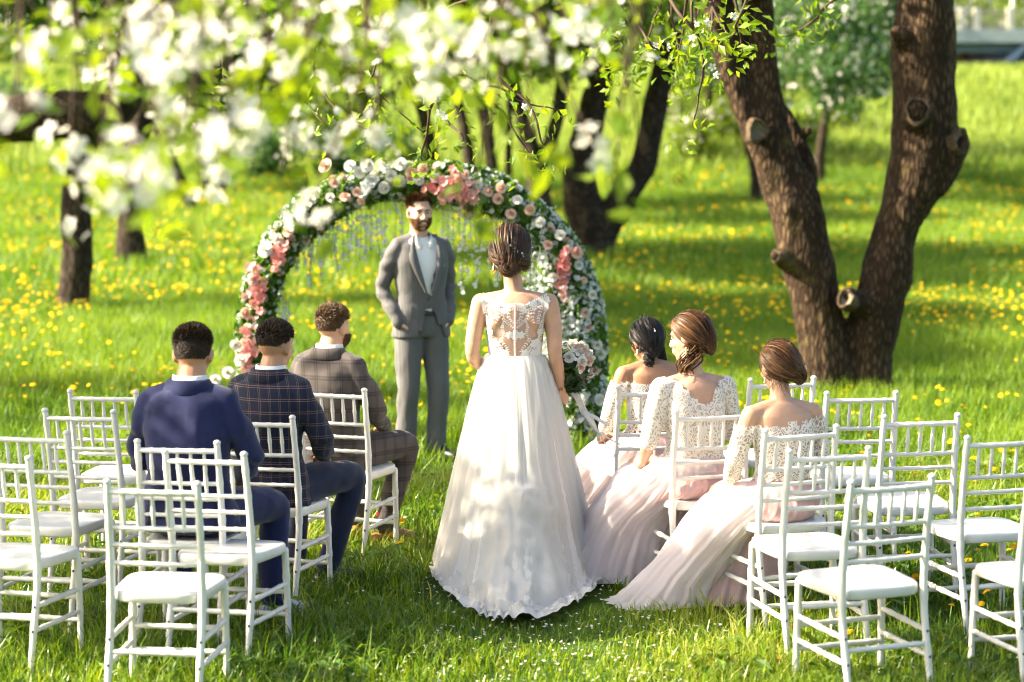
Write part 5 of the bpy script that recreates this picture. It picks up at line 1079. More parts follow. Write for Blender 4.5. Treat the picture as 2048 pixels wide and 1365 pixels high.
        spray([(0.06 * s, 1.35), (0.062 * s, 1.31), (0.038 * s, 1.285), (0.014 * s, 1.262)], 0.009, 0.019); spray([(0.03 * s, 1.35), (0.03 * s, 1.31), (0.012 * s, 1.285)], 0.009, 0.018)
        spray([(0.055 * s, 1.295), (0.062 * s, 1.26), (0.055 * s, 1.225), (0.070 * s, 1.195)], 0.008, 0.016); spray([(0.09 * s, 1.35), (0.085 * s, 1.315), (0.092 * s, 1.29)], 0.009, 0.019)
        spray([(0.118 * s, 1.20), (0.085 * s, 1.175), (0.055 * s, 1.135), (0.015 * s, 1.098)], 0.0075, 0.022, 0.9); spray([(0.112 * s, 1.165), (0.075 * s, 1.135), (0.035 * s, 1.098)], 0.008, 0.020, 0.9); spray([(0.075 * s, 1.205), (0.05 * s, 1.17), (0.03 * s, 1.14)], 0.009, 0.018)
        flower(0.030 * s, 1.222, 0.022); flower(0.045 * s, 1.345, 0.020); flower(0.09 * s, 1.372, 0.020); flower(0.135 * s, 1.385, 0.022); flower(0.098 * s, 1.178, 0.026); flower(0.05 * s, 1.128, 0.024); flower(0.125 * s, 1.24, 0.020)
    flower(0, 1.222, 0.027, 8); spray([(0, 1.25), (0, 1.18)], 0.010, 0.02)
    obj('lace_applique', (np.array(V), F), M_lace_solid, person)
    bt = ellip((0, 0, 0), (0.0048, 0.004, 0.0048), n=8, m=5); bm_ = mesh('button', *bt, M_pearl)
    for i in range(30):
        z = 1.374 - i * 0.0102; r_ = cling(0, z, 0.011)
        if r_ is not None: link('button', bm_, person, r_[0])
    # gown skirt
    NP, NS = 220, 74; ph = np.arange(NP) / NP * 2 * np.pi; ss = np.linspace(0, 1, NS)
    def skirt(seed, grow, wob, ruffle, hem=1.0):
        PH, SS = np.meshgrid(ph, ss); back = np.maximum(0, -np.sin(PH))            # 1 towards the camera
        side = np.cos(PH)
        w0x, w0y = 0.130 + grow, 0.092 + grow
        Rx = np.where(side > 0, 0.430 + 0.035 * back, 0.415) + grow; Rf = 0.40; Rb = 0.52 + 0.92 * back ** 1.3
        g_side = 0.62 * SS ** 0.62 + 0.38 * SS ** 1.35; g_back = 0.50 * SS ** 0.8 * 0.9 + 0.55 * SS ** 7 * 0.9 + 0.055 * SS
        x = np.cos(PH) * (w0x + (Rx - w0x) * g_side * (1 + 0.16 * back * SS ** 6)); y = np.where(np.sin(PH) > 0, np.sin(PH) * (w0y + (Rf - w0y) * g_side), np.sin(PH) * (w0y + (Rb - w0y) * g_back))
        z = 1.085 * (1 - SS ** (1.0)) ; z = 1.085 * (1 - np.clip(SS / 0.93, 0, 1) ** 1.02) + 0.028 + 0.02 * back * (1 - SS) * (SS > 0.9)
        P = np.stack([x, y, z], -1).reshape(-1, 3); S1 = SS.ravel(); PH1 = PH.ravel(); B1 = back.ravel()
        nrm = unit(np.stack([np.cos(PH1), np.sin(PH1), 0.25 + 0 * PH1], -1))
        f = (0.5 * np.sin(PH1 * 23 + 2.2 * vnoise(np.stack([PH1 * 2, S1 * 1.5, 0 * S1 + seed], -1), 1, seed)) + 0.35 * np.sin(PH1 * 41 + 3 * S1 + seed) + 0.6 * np.sin(PH1 * 9 + 1.3 + seed)) * (0.004 + wob * S1 ** 0.9)
        ctr = np.exp(-((P[:, 0] - 0.07) / (0.10 + 0.20 * S1 ** 2)) ** 2) * B1 * sstep(0.42, 0.62, S1)
        u3 = np.stack([P[:, 0], S1 * 1.1, P[:, 1] * 0.35], -1)
        def ridged(sc, sd):
            sd = sd - seed + 1; return 1.25 * np.exp(-np.abs(vnoise(u3 + 0.06 * np.stack([vnoise(u3, 6, sd + 1), vnoise(u3, 6, sd + 2), 0 * S1], -1), sc, sd)) / 0.22) - 0.25
        ruf = ruffle * (0.032 * ctr * (0.75 * ridged(5.0, seed + 3) + 0.45 * ridged(10, seed + 4) + 0.30 * ridged(20, seed + 6) + 0.16 * ridged(38, seed + 8) + 0.45) + 0.028 * B1 * sstep(0.80, 0.92, S1) * (ridged(9, seed + 5) + 0.6 * ridged(19, seed + 7)))
        P = P + nrm * (f + ruf)[:, None]; lowb = B1 * sstep(0.86, 0.95, S1)
        P[:, 2] += ruf * 0.7 + lowb * 0.012 * (np.sin(PH1 * 44 + 5 * np.sin(PH1 * 7)) + 1)
        e = sstep(0.97, 1.0, S1); P[:, 1] += e * 0.03 * vnoise(np.stack([PH1 * 9, 0 * PH1, 0 * PH1], -1), 1, 3); P[:, 2] = np.maximum(P[:, 2], 0.022 + 0.008 * vnoise(P, 14, 2))
        P[:, 2] *= 1.0; V = P.reshape(NS, NP, 3)
        k = int(NS * hem); return loft(V[:k], False)
    obj('skirt', skirt(1, 0.0, 0.013, 1.0), M_tulle, person); obj('tulle_overskirt', skirt(5, 0.016, 0.013, 1.25, 0.985), M_tulle2, person); obj('skirt_lining', skirt(2, -0.022, 0.008, 0.45, 0.97), M_satin, person)
    a = np.arange(40) / 40 * 6.2832; obj('waist_seam', loft([np.stack([np.cos(a) * (0.1335 + q), np.sin(a) * (0.0945 + q) - 0.0, np.full(40, z)], -1) for z, q in ((1.072, 0.004), (1.08, 0.008), (1.098, 0.008), (1.106, 0.002))], False), M_satin, person)
    updo(hc, Mh, M_brown, person, (0.004, -0.094, -0.066), 0.040, 2000, 9, 0.017, 1.21, 30, (1.05, 0.8, 0.95))
    rs = np.random.default_rng(77); n = 420; t = np.linspace(0, 1, 12)[None, :, None]; z0 = rs.normal(size=(n, 1, 1)) * 0.014; an_ = (-1.25 + 2.5 * t + 0.15 * rs.normal(size=(n, 1, 1)))
    Pq = np.concatenate([np.sin(an_) * (0.088 + 0.006 * rs.random((n, 1, 1))), -0.020 - np.cos(an_) * (0.094 + 0.010 * rs.random((n, 1, 1))), z0 - 0.002 - 0.030 * np.sin(an_ * 0.9 + 0.3) - 0.012 * np.cos(an_)], -1) * 1.20
    V2, F2, rn2 = ribbons(Pq @ Mh.T + hc, 0.0022, hc, None, 0.3); obj('hair_twist', (V2, F2), M_brown, person, True, rn2)
    # hair comb of small pearls, drop earrings
    put = lambda p: hc + Mh @ np.array(p); cb = tube(np.array([put((0.008, -0.140, 0.030)), put((0.040, -0.134, 0.014)), put((0.070, -0.110, -0.006))]), 0.003, 6); cm = obj('hair_comb', cb, M_gold, person); rc = random.Random(2)
    pm = mesh('pearl', *ellip((0, 0, 0), (0.0062,) * 3, n=8, m=5), M_pearl)
    for i in range(18):
        t = rc.random(); link('pearl', pm, cm, put((0.004 + 0.068 * t + rc.uniform(-.005, .005), -0.146 + 0.032 * t * t, 0.034 - 0.044 * t + rc.uniform(-.009, .009))))
    for s in (1, -1): obj('earring', limb([put((0.082 * s, -0.012, -0.036)), put((0.084 * s, -0.012, -0.075))], [0.003, 0.0085], 8, 8), M_gold, person)
    GAP.append((base[0], base[1] - 0.38, 0.46, 0.92))
    return person, base + wr[1]

def maid(key, label, skin, hair_fn, head, sc, yaw, fwd, neckline, sleeve, lace, lean=(0, 0), arms=None, head_off=(0, 0, 0), shift=0.0, bot=0.63):
    p, yw = SEAT[key]; loc = p + rotz(yw) @ np.array([shift, fwd, 0]); lx, ly = lean
    hip = np.array([0, 0, 0.555]); neck = np.array([lx, -0.01 + ly, 1.035]); hc = np.array([lx * 1.2, 0.035 + ly * 1.2, 1.185]) + np.array(head_off); Mh = hmat(*head)
    spine = [hip + [0, -0.01, -0.075], hip, [lx * .3, -0.03 + ly * .3, 0.71], [lx * .7, -0.035 + ly * .7, 0.86], [lx, -0.03 + ly, 0.965], [lx, -0.02 + ly, 1.025]]; prof = [(0.165, 0.11, 0.125), (0.172, 0.11, 0.125), (0.122, 0.088, 0.082), (0.140, 0.105, 0.088), (0.146, 0.072, 0.076), (0.058, 0.05, 0.05)]
    A = arms or {}; sh = {s: np.array([0.160 * s + lx, -0.02 + ly, 0.975]) for s in (1, -1)}; el = {s: np.array(A.get(('e', s), (0.215 * s + lx * .6, 0.03 + ly * .6, 0.755))) for s in (1, -1)}; wr = {s: np.array(A.get(('w', s), (0.12 * s, 0.24, 0.66))) for s in (1, -1)}
    body = [torso_loft(spine, [X1] * 6, prof), limb([neck + [0, -0.01, -0.05], hc + [0, -0.022, -0.07]], [0.055, 0.046], 14, 8)] + head_parts(hc, Mh, 0.95, False); top = [torso_loft(spine, [X1] * 6, prof, grow=0.008)]
    for s in (1, -1):
        body += [limb([neck + [0.02 * s, -0.005, -0.02], neck + [0.09 * s, -0.006, -0.038], sh[s]], [0.042, 0.042, 0.045], 12, 10), limb([sh[s], (sh[s] + el[s]) / 2 + [0.006 * s, 0, 0], el[s], (el[s] + wr[s]) / 2, wr[s]], [0.047, 0.041, 0.034, 0.031, 0.022], 14, 18)] + hand(wr[s], np.array([-0.3 * s, 0.8, -0.35]), np.array([0.2 * s, 0.3, 1.0]), -s, 0.55, 0.92)
        body.append(limb([hip + [0.085 * s, 0, -0.02], (0.12 * s, 0.44, 0.52), (0.11 * s, 0.42, 0.09)], [0.08, 0.052, 0.036], 12, 14))
        W_ = el[s] + (wr[s] - el[s]) * sleeve; Q = [sh[s], (sh[s] + el[s]) / 2 + [0.006 * s, 0, 0], el[s]] + ([W_] if sleeve > 0.05 else [])
        top += [limb([neck + [0.05 * s, -0.005, -0.035], sh[s]], [0.050, 0.056], 12, 8), limb(Q, [0.057, 0.052, 0.046, 0.040][:len(Q)], 14, 16)]
    person = remesh('person', body, 0.0062, skin, 4); person.location = tuple(loc); person.rotation_euler = (0, 0, yw + R_(yaw)); person.scale = (sc,) * 3; tag(person, label, 'person')
    scal = lambda co: 0.006 * np.sin(co[:, 0] * 190)
    remesh('lace_top', top, 0.0065, lace, 3, lambda co: (co[:, 2] > bot + scal(co)) & (co[:, 2] < neckline(co, lx, ly) + scal(co)) | ((np.abs(co[:, 0] - lx * .8) > 0.165) & (co[:, 2] < neckline(co, lx, ly)) & (co[:, 2] > 0.60)), None, person)
    hair_fn(hc, Mh, person)
    for s in (1, -1): obj('earring', limb([hc + Mh @ np.array((0.080 * s, -0.01, -0.040)), hc + Mh @ np.array((0.083 * s, -0.008, -0.066))], [0.003, 0.008], 8, 6), M_gold, person)
    return person, loc, yw + R_(yaw), sc
def sheet(rings, mat, name, parent, seed, amp, waves, n=150, lift=0.0, cap=False):
    "cloth drawn through a row of rings (centre, half-axes a and b); pleats run down it"
    rows = 56; m = len(rings); C0 = catmull(np.array([r[0] for r in rings]), rows); A0 = catmull(np.array([r[1] for r in rings]), rows); B0 = catmull(np.array([r[2] for r in rings]), rows)
    a = np.arange(n) / n * 2 * np.pi; t = np.linspace(0, 1, rows)[:, None]; aa = a[None]
    wv = 1 + amp * (0.15 + t) * (0.5 * np.sin(waves * aa + 1.5 * np.sin(3 * t + seed)) + 0.4 * np.sin((waves * 1.7 // 1) * aa + seed + 2 * t) + 0.5 * np.sin(5 * aa + seed))
    R = C0[:, None] + (np.cos(aa) * wv)[..., None] * A0[:, None] + (np.sin(aa) * wv)[..., None] * B0[:, None]; P = R.reshape(-1, 3)
    P = P + np.stack([fbm(P, 5, seed, 3), fbm(P, 5, seed + 9, 3), fbm(P, 5, seed + 5, 3)], -1) * (0.018 * np.repeat(t[:, 0], n) + lift)[:, None]
    P[:, 2] = np.maximum(P[:, 2], 0.022 + 0.006 * vnoise(P, 12, seed)); return obj(name, loft(P.reshape(rows, n, 3), cap), mat, parent)

def build_maids():
    # rightmost: bare shoulders, low side bun, long veil-like skirt drawn out to the left
    def h1(hc, Mh, pa):
        updo(hc, Mh, M_honey, pa, (0.052, -0.088, -0.045), 0.042, 1900, 21, 0.016, 0.99, 44, (1.0, 0.8, 1.15), 0.085)
        pin = obj('hair_pin', limb([hc + Mh @ np.array((0.085, -0.105, -0.005)), hc + Mh @ np.array((0.100, -0.085, -0.012))], [0.004, 0.006], 8, 6), M_pearl, pa)
    nl = lambda co, lx, ly: 0.950 + 0.015 * np.clip((co[:, 0] - lx) / 0.16, -1.2, 1.2)
    pr, loc, yw, sc = maid('BR', 'bridesmaid with low bun, bare shoulders and long pale veil skirt, nearest right', M_skin, h1, (10, -10, 0), 0.985, 0, 0.165, nl, 0.75, M_lace, (-0.01, -0.01), {('e', -1): (-0.235, 0.01, 0.745), ('w', -1): (-0.165, 0.20, 0.62)}, bot=0.665)
    E = lambda c, a, b: (np.array(c, float), np.array(a, float), np.array(b, float))
    sheet([E((0, -0.015, 0.665), (0.146, 0, 0), (0, 0.108, 0)), E((0, 0.0, 0.60), (0.196, 0, 0), (0, 0.165, 0.0)), E((-0.01, 0.13, 0.525), (0.21, 0, 0.0), (0, 0.31, 0.02)), E((-0.05, 0.32, 0.38), (0.23, 0, 0), (0, 0.24, 0)), E((-0.08, 0.36, 0.18), (0.25, 0, 0), (0, 0.25, 0)), E((-0.10, 0.38, 0.03), (0.28, 0, 0), (0, 0.27, 0))], M_pink_in, 'skirt', pr, 3, 0.05, 26)
    sheet([E((-0.03, 0.0, 0.645), (0.135, 0, 0), (0, 0.10, 0)), E((-0.08, 0.06, 0.585), (0.17, -0.01, 0.0), (0.02, 0.17, 0.04)), E((-0.16, 0.20, 0.50), (0.17, -0.02, 0.03), (0.03, 0.24, 0.05)), E((-0.23, 0.32, 0.34), (0.19, -0.03, 0.07), (0.02, 0.24, 0.03)), E((-0.30, 0.39, 0.18), (0.24, -0.03, 0.08), (0.02, 0.24, 0.02)), E((-0.33, 0.42, 0.075), (0.27, -0.03, 0.05), (0.02, 0.24, 0.01)), E((-0.36, 0.42, 0.022), (0.31, -0.04, 0.01), (0.02, 0.22, 0.0))], M_pink_veil, 'tulle_overskirt', pr, 7, 0.07, 17, lift=0.006)
    sheet([E((-0.03, 0.01, 0.63), (0.125, 0, 0), (0, 0.09, 0)), E((-0.08, 0.07, 0.57), (0.155, -0.01, 0.0), (0.02, 0.15, 0.03)), E((-0.15, 0.21, 0.48), (0.15, -0.02, 0.02), (0.03, 0.22, 0.04)), E((-0.21, 0.33, 0.32), (0.17, -0.03, 0.05), (0.02, 0.21, 0.02)), E((-0.26, 0.40, 0.15), (0.20, -0.03, 0.05), (0.02, 0.21, 0.01)), E((-0.30, 0.43, 0.03), (0.24, -0.03, 0.02), (0.02, 0.20, 0.0))], M_pink, 'underskirt', pr, 9, 0.06, 15)
    GAP.append((loc[0] - 0.50, loc[1] + 0.28, 0.42, 0.24)); GAP.append((loc[0] - 0.2, loc[1] + 0.35, 0.3, 0.3))
    # middle: hair half up over the left shoulder, head turned left
    def h2(hc, Mh, pa):
        updo(hc, Mh, M_honey, pa, (-0.005, -0.092, -0.040), 0.046, 1900, 22, 0.014, 0.99, 30, (1.0, 0.75, 1.2), 0.07); r = np.random.default_rng(6); n = 70; t = np.linspace(0, 1, 14)[None, :, None]
        p0 = np.array([-0.045, -0.05, -0.05]) + r.normal(size=(n, 1, 3)) * 0.018; P = p0 + t * np.array([-0.030, 0.075, -0.125]) + np.stack([np.sin(t[..., 0] * 9 + r.random((n, 1)) * 1.2), np.cos(t[..., 0] * 9 + r.random((n, 1))), 0 * t[..., 0] * np.ones((n, 1))], -1) * 0.014 + r.normal(size=(n, 1, 3)) * 0.008 * t
        V, F, rn = strands(P @ Mh.T + hc, 0.0036, None, 4); obj('side_curl', (V, F), M_honey, pa, True, rn)
    nl2 = lambda co, lx, ly: np.where(co[:, 1] < 0.0 + ly, np.minimum(1.035, 0.905 + 1.05 * np.abs(co[:, 0] - lx - 0.01)), 1.0)
    pm, loc, yw, sc = maid('BM', 'bridesmaid in the middle, lace blouse open in a V at the back, face turned left', M_skin, h2, (48, -8, 0), 1.03, 4, 0.185, nl2, 0.12, M_lace2, (-0.005, 0.0), {('e', -1): (-0.215, 0.0, 0.735), ('w', -1): (-0.185, 0.17, 0.60)}, (0.0, 0.0, 0.02), -0.03, bot=0.60)
    face_bits(np.array([-0.005 * 1.2, 0.035, 1.205]), hmat(48, -8, 0), pm, False, M_honey)
    sheet([E((0, -0.015, 0.65), (0.150, 0, 0), (0, 0.110, 0)), E((0, 0.0, 0.575), (0.200, 0, 0), (0, 0.170, 0.0)), E((-0.02, 0.14, 0.515), (0.21, 0.01, 0.01), (0, 0.32, 0.03)), E((-0.07, 0.34, 0.38), (0.23, 0.02, 0.03), (0, 0.25, 0.02)), E((-0.11, 0.39, 0.18), (0.26, 0.02, 0.01), (0, 0.26, 0)), E((-0.13, 0.41, 0.025), (0.30, 0.02, 0), (0, 0.29, 0))], M_pink_in, 'skirt', pm, 13, 0.05, 24)
    sheet([E((-0.01, -0.01, 0.65), (0.158, 0, 0), (0, 0.116, 0)), E((-0.03, 0.01, 0.575), (0.210, 0, 0), (0, 0.180, 0.0)), E((-0.08, 0.19, 0.51), (0.215, 0.01, 0.02), (0, 0.28, 0.05)), E((-0.14, 0.33, 0.35), (0.25, 0.02, 0.05), (0, 0.27, 0.02)), E((-0.18, 0.38, 0.16), (0.29, 0.02, 0.02), (0, 0.29, 0)), E((-0.20, 0.40, 0.025), (0.335, 0.02, 0), (0, 0.32, 0))], M_pink_veil, 'tulle_overskirt', pm, 15, 0.07, 19, lift=0.006)
    GAP.append((loc[0] - 0.28, loc[1] + 0.33, 0.36, 0.34))
    # far one: black hair plaited over the left shoulder
    def h3(hc, Mh, pa):
        updo(hc, Mh, M_black, pa, (-0.030, -0.080, -0.060), 0.034, 1700, 23, 0.010, 1.0, 16, (1, .8, 1.1), 0.06); r = np.random.default_rng(9); n = 120; t = np.linspace(0, 1, 18)[None, :, None]; k = r.integers(0, 3, n)[:, None] * 2.094
        w = 0.020 * (1 - 0.35 * t[..., 0]); P = np.array([-0.040, -0.070, -0.060]) + t * np.array([-0.038, 0.055, -0.205]) + np.stack([np.cos(k + t[..., 0] * 16) * w, np.sin(k + t[..., 0] * 16) * w, 0 * w * np.ones((n, 1))], -1) + r.normal(size=(n, 1, 3)) * 0.007
        V, F, rn = strands(P @ Mh.T + hc, 0.0036, None, 4); obj('plait', (V, F), M_black, pa, True, rn)
        n = 60; P = np.array([0.060, -0.045, -0.03]) + r.normal(size=(n, 1, 3)) * 0.009 + t * np.array([0.018, 0.012, -0.115]) + 0.004 * np.sin(t * 6); V, F, rn = strands(P @ Mh.T + hc, 0.003, None, 4); obj('side_lock', (V, F), M_black, pa, True, rn)
        c = hc + Mh @ np.array((-0.022, -0.104, 0.035)); pn = obj('hair_flower', ellip(c, (0.006, 0.006, 0.006), n=8, m=5), M_gold, pa); bV, bF, mi = blossom_template(); q = mesh('petal', bV * 0.012, bF, M_pearl)
        for dx, dz in ((-0.012, 0.008), (0.010, 0.010), (0.0, -0.012), (0.016, -0.006)): o = link('petal', q, pn, c + Mh @ np.array((dx, -0.006, dz))); o.rotation_euler = (1.4, 0, dx * 60)
    nl3 = lambda co, lx, ly: 0.945 + 0 * co[:, 0]
    pl, loc, yw, sc = maid('BL', 'bridesmaid with black plaited hair and bare shoulders, farthest of the three', M_skin3, h3, (22, -14, 0), 0.985, 6, 0.185, nl3, 0.55, M_lace, (0.0, 0.0), {('e', -1): (-0.235, 0.0, 0.745), ('w', -1): (-0.205, 0.18, 0.62)}, (-0.01, 0.01, -0.045), 0.055, bot=0.64)
    sheet([E((0, -0.015, 0.66), (0.146, 0, 0), (0, 0.108, 0)), E((-0.01, 0.0, 0.585), (0.200, 0, 0), (0, 0.170, 0.0)), E((-0.04, 0.14, 0.505), (0.22, 0.01, 0.02), (0, 0.32, 0.04)), E((-0.10, 0.30, 0.36), (0.24, 0.02, 0.05), (0, 0.26, 0.02)), E((-0.16, 0.32, 0.18), (0.28, 0.02, 0.03), (0, 0.28, 0)), E((-0.20, 0.32, 0.025), (0.33, 0.02, 0), (0, 0.31, 0))], M_pink_in, 'skirt', pl, 23, 0.06, 21)
    sheet([E((-0.01, -0.01, 0.66), (0.155, 0, 0), (0, 0.115, 0)), E((-0.04, 0.01, 0.585), (0.210, 0, 0), (0, 0.180, 0.0)), E((-0.10, 0.17, 0.505), (0.22, 0.01, 0.03), (0, 0.28, 0.05)), E((-0.16, 0.27, 0.35), (0.26, 0.02, 0.08), (0, 0.28, 0.02)), E((-0.22, 0.29, 0.17), (0.31, 0.02, 0.05), (0, 0.30, 0)), E((-0.26, 0.29, 0.025), (0.37, 0.02, 0), (0, 0.33, 0))], M_pink_veil, 'tulle_overskirt', pl, 25, 0.07, 19, lift=0.006)
    GAP.append((loc[0] - 0.3, loc[1] + 0.22, 0.4, 0.36))
# ------------------------------------------------------------------ flower arch and bouquet
M_rose_w = petal_mat('white_rose_petal', (0.74, 0.72, 0.62), (0.84, 0.82, 0.76), 0.25); M_rose_p = petal_mat('peach_rose_petal', (0.74, 0.42, 0.30), (0.84, 0.62, 0.50), 0.25); M_rose_k = petal_mat('pink_floret', (0.74, 0.26, 0.24), (0.84, 0.46, 0.42), 0.3)
M_wist = petal_mat('wisteria_petal', (0.66, 0.72, 0.72), (0.84, 0.85, 0.84), 0.4); M_arch_leaf = leaf_mat('arch_leaf', (0.040, 0.115, 0.012), (0.150, 0.260, 0.035), 0.42, 0.4, (1.3, 1.3, 0.6), 0.4); M_iron = plain('arch_frame_metal', (0.25, 0.25, 0.24), 0.4, 0.5)
def rose_mesh(name, mat, seed, petals=((3, 0.34, 1.25), (4, 0.52, 0.95), (5, 0.80, 0.55), (6, 1.05, 0.22))):
    r = random.Random(seed); V, F, rn = [], [], []
    for ri, (n, R, h) in enumerate(petals):
        for i in range(n):
            a = (i + 0.5 * ri) / n * 6.283 + r.uniform(-.15, .15); w = 6.283 / n * 0.72; k = len(V)
            for t, rr, z in ((0, 0.25, 0.0), (0.6, 0.86, 0.72), (1.0, 1.0 + 0.12 * (ri > 1), 1.0 - 0.12 * (ri > 1))):
                for q in (-1, 0, 1):
                    f = (0.45 + 0.55 * t) * (1 - 0.22 * (t > 0.9) * abs(q)); aa = a + q * w * f; V.append((R * rr * math.cos(aa), R * rr * math.sin(aa), h * z * 0.75 - 0.2 + (0.08 if q == 0 and t > .9 else 0)))
            F += [(k, k + 1, k + 4, k + 3), (k + 1, k + 2, k + 5, k + 4), (k + 3, k + 4, k + 7, k + 6), (k + 4, k + 5, k + 8, k + 7)]; rn += [min(1, 0.15 + 0.28 * ri + r.uniform(-.1, .1))] * 9
    return mesh(name, np.array(V), F, mat, True, np.array(rn))
def floret_T():
    V, F = [], []
    for i in range(5):
        a = i / 5 * 6.283; c, s = math.cos(a), math.sin(a); k = len(V)
        for x, y, z in ((0.05, 0, 0), (0.6, -0.42, 0.2), (1.0, 0, 0.25), (0.6, 0.42, 0.2)): V.append((x * c - y * s, x * s + y * c, z))
        F.append((k, k + 1, k + 2, k + 3))
    return np.array(V), np.array(F)
ARC_D = 16.75
def build_arch():
    k = ARC_D / FPX; cx = (836 - 1024) * k; cz = CAM_H - (690 - HOR) * k; base = np.array([cx, ARC_D, 0.0]); root = empty('flower_arch', base)
    tag(root, 'round wedding arch covered in white, peach and pink flowers with hanging strands', 'arch')
    Rm, Rt = 1.14, 0.138; r = np.random.default_rng(12)
    def path(th):       # th = 0 at the top, +-: down the right / left side
        th = np.asarray(th, float); x = Rm * np.sign(th) * np.abs(np.sin(th)) ** 0.87; z = cz + Rm * np.abs(np.cos(th)) ** 0.92; low = np.abs(th) > np.pi / 2
        x = np.where(low, np.sign(th) * (Rm - 0.10 * ((np.abs(th) - np.pi / 2) / 0.75) ** 2), x); z = np.where(low, cz - (np.abs(th) - np.pi / 2) * Rm, z); return np.stack([x, 0 * x, z], -1)
    tmax = np.pi / 2 + cz / Rm; ths = np.linspace(-tmax, tmax, 90); obj('frame', tube(path(ths), 0.02, 8), M_iron, root)
    def rad(th): return Rt * (0.85 + 0.25 * sstep(0.3, 1.9, th) + 0.12 * vnoise(np.stack([th * 3, 0 * th, 0 * th], -1), 1, 4))
    def surf(n, front=0.35, lo=0.55):
        th = (r.random(n) * 2 - 1) * tmax; al = r.random(n) * 6.283; c = path(th); e1 = unit(c - np.array([0, 0, cz])); e1[np.abs(th) > np.pi / 2] = np.array([1, 0, 0]) * np.sign(th[np.abs(th) > np.pi / 2])[:, None]
        d = e1 * np.cos(al)[:, None] + np.array([0, -1.0, 0]) * np.sin(al)[:, None]; q = lo + (1 - lo) * r.random(n) ** 0.5; return th, c + d * (rad(th) * q)[:, None], d
    th, p, d = surf(7200, lo=0.55); n = len(p); p = p + d * 0.015; nr = unit(d + r.normal(size=(n, 3)) * 0.7)
    V, F = stamp(LEAF_T[0], LEAF_T[1], p, rot_to(nr, r.random(n) * 6.28), 0.034 + 0.030 * r.random(n)); o = obj('foliage', (V, F), M_arch_leaf, root, False, np.repeat(r.random(n), 5)); tag(o, kind='stuff')
    # hydrangea and wisteria florets, denser on the outer rim and on the right leg
    fV, fF = floret_T(); th, p, d = surf(9000, lo=0.8); w = 0.28 + 0.45 * sstep(0.2, 1.3, th) + 0.35 * (vnoise(p, 3.2, 8) > 0.1) + 0.15 * sstep(-0.8, -1.6, th); keep = r.random(len(th)) < w * 0.50; p, d = p[keep], d[keep]; n = len(p)
    V, F = stamp(fV, fF, p + d * 0.02, rot_to(unit(d + r.normal(size=(n, 3)) * 0.6), r.random(n) * 6.28), 0.017 + 0.010 * r.random(n)); o = obj('small_white_florets', (V, F), M_wist, root, True, np.repeat(r.random(n), 20)); tag(o, kind='stuff')
    # roses placed where the photograph shows them, then filled in at random
    wr_m = [rose_mesh('white_rose', M_rose_w, i) for i in range(3)]; pr_m = [rose_mesh('peach_rose', M_rose_p, i + 5) for i in range(3)]
    def put(me, u, v, s, dy=-0.16):
        c = at(u, v, ARC_D + dy) - base; o = link(me.name.split('.')[0], me, root, c); q = Vector((r.normal() * 0.35 + 0.25 * np.sign(u - 836) * 0.5, -1, 0.35 + r.normal() * 0.3)).to_track_quat('Z', 'Y').to_euler(); q.rotate_axis('Z', r.random() * 6.28); o.rotation_euler = q; s *= 0.76; o.scale = (s, s, s)
    for u, v, s in ((650, 332, .062), (668, 366, .045), (690, 394, .048), (714, 384, .042), (722, 402, .034), (822, 345, .05), (846, 338, .048), (820, 358, .036), (885, 394, .042), (976, 384, .044), (1002, 376, .046), (996, 398, .046), (1060, 420, .046), (1022, 428, .046), (1096, 490, .042), (1154, 506, .05), (576, 464, .045), (545, 500, .04), (1170, 626, .042), (1176, 655, .034), (1188, 742, .046), (1166, 772, .036), (1158, 880, .046), (490, 626, .044), (494, 656, .04), (560, 522, .04), (910, 345, .038), (930, 350, .04), (1040, 560, .034), (1168, 560, .03)): put(pr_m[r.integers(0, 3)], u, v, s)
    for u, v, s in ((766, 330, .062), (800, 328, .055), (782, 352, .05), (838, 360, .048), (800, 362, .046), (744, 360, .05), (768, 376, .05), (720, 345, .05), (700, 332, .05), (735, 330, .06), (530, 500, .062), (555, 478, .05), (585, 440, .05), (600, 425, .05), (620, 400, .045), (1085, 520, .05), (1105, 555, .045), (1150, 840, .05), (1128, 850, .046), (1178, 850, .05), (1140, 905, .05), (1185, 900, .05), (955, 370, .042), (940, 395, .04), (1035, 400, .045), (505, 560, .045), (480, 720, .05), (455, 745, .05), (430, 760, .05), (470, 690, .042), (1200, 800, .05), (1195, 690, .04), (1120, 470, .045), (1080, 445, .045), (870, 355, .045), (660, 395, .04), (1145, 600, .045), (1185, 590, .04)): put(wr_m[r.integers(0, 3)], u, v, s)
    th, p, d = surf(400, lo=0.95); sel = (d[:, 1] < 0.3); p, d = p[sel][:70], d[sel][:70]
    for i in range(len(p)):
        me = (wr_m if r.random() < 0.72 else pr_m)[r.integers(0, 3)]; o = link(me.name.split('.')[0], me, root, p[i] + d[i] * 0.015); o.rotation_euler = Vector(d[i] + r.normal(size=3) * 0.25).to_track_quat('Z', 'Y').to_euler(); s = 0.020 + 0.018 * r.random(); o.scale = (s, s, s)
    # pink flower spikes: each a part with its florets
    fl_m = [[mesh('floret', fV, fF, mm, True, np.full(20, c)) for c in (0.1, 0.5, 0.95)] for mm in (M_rose_k, M_wist)]
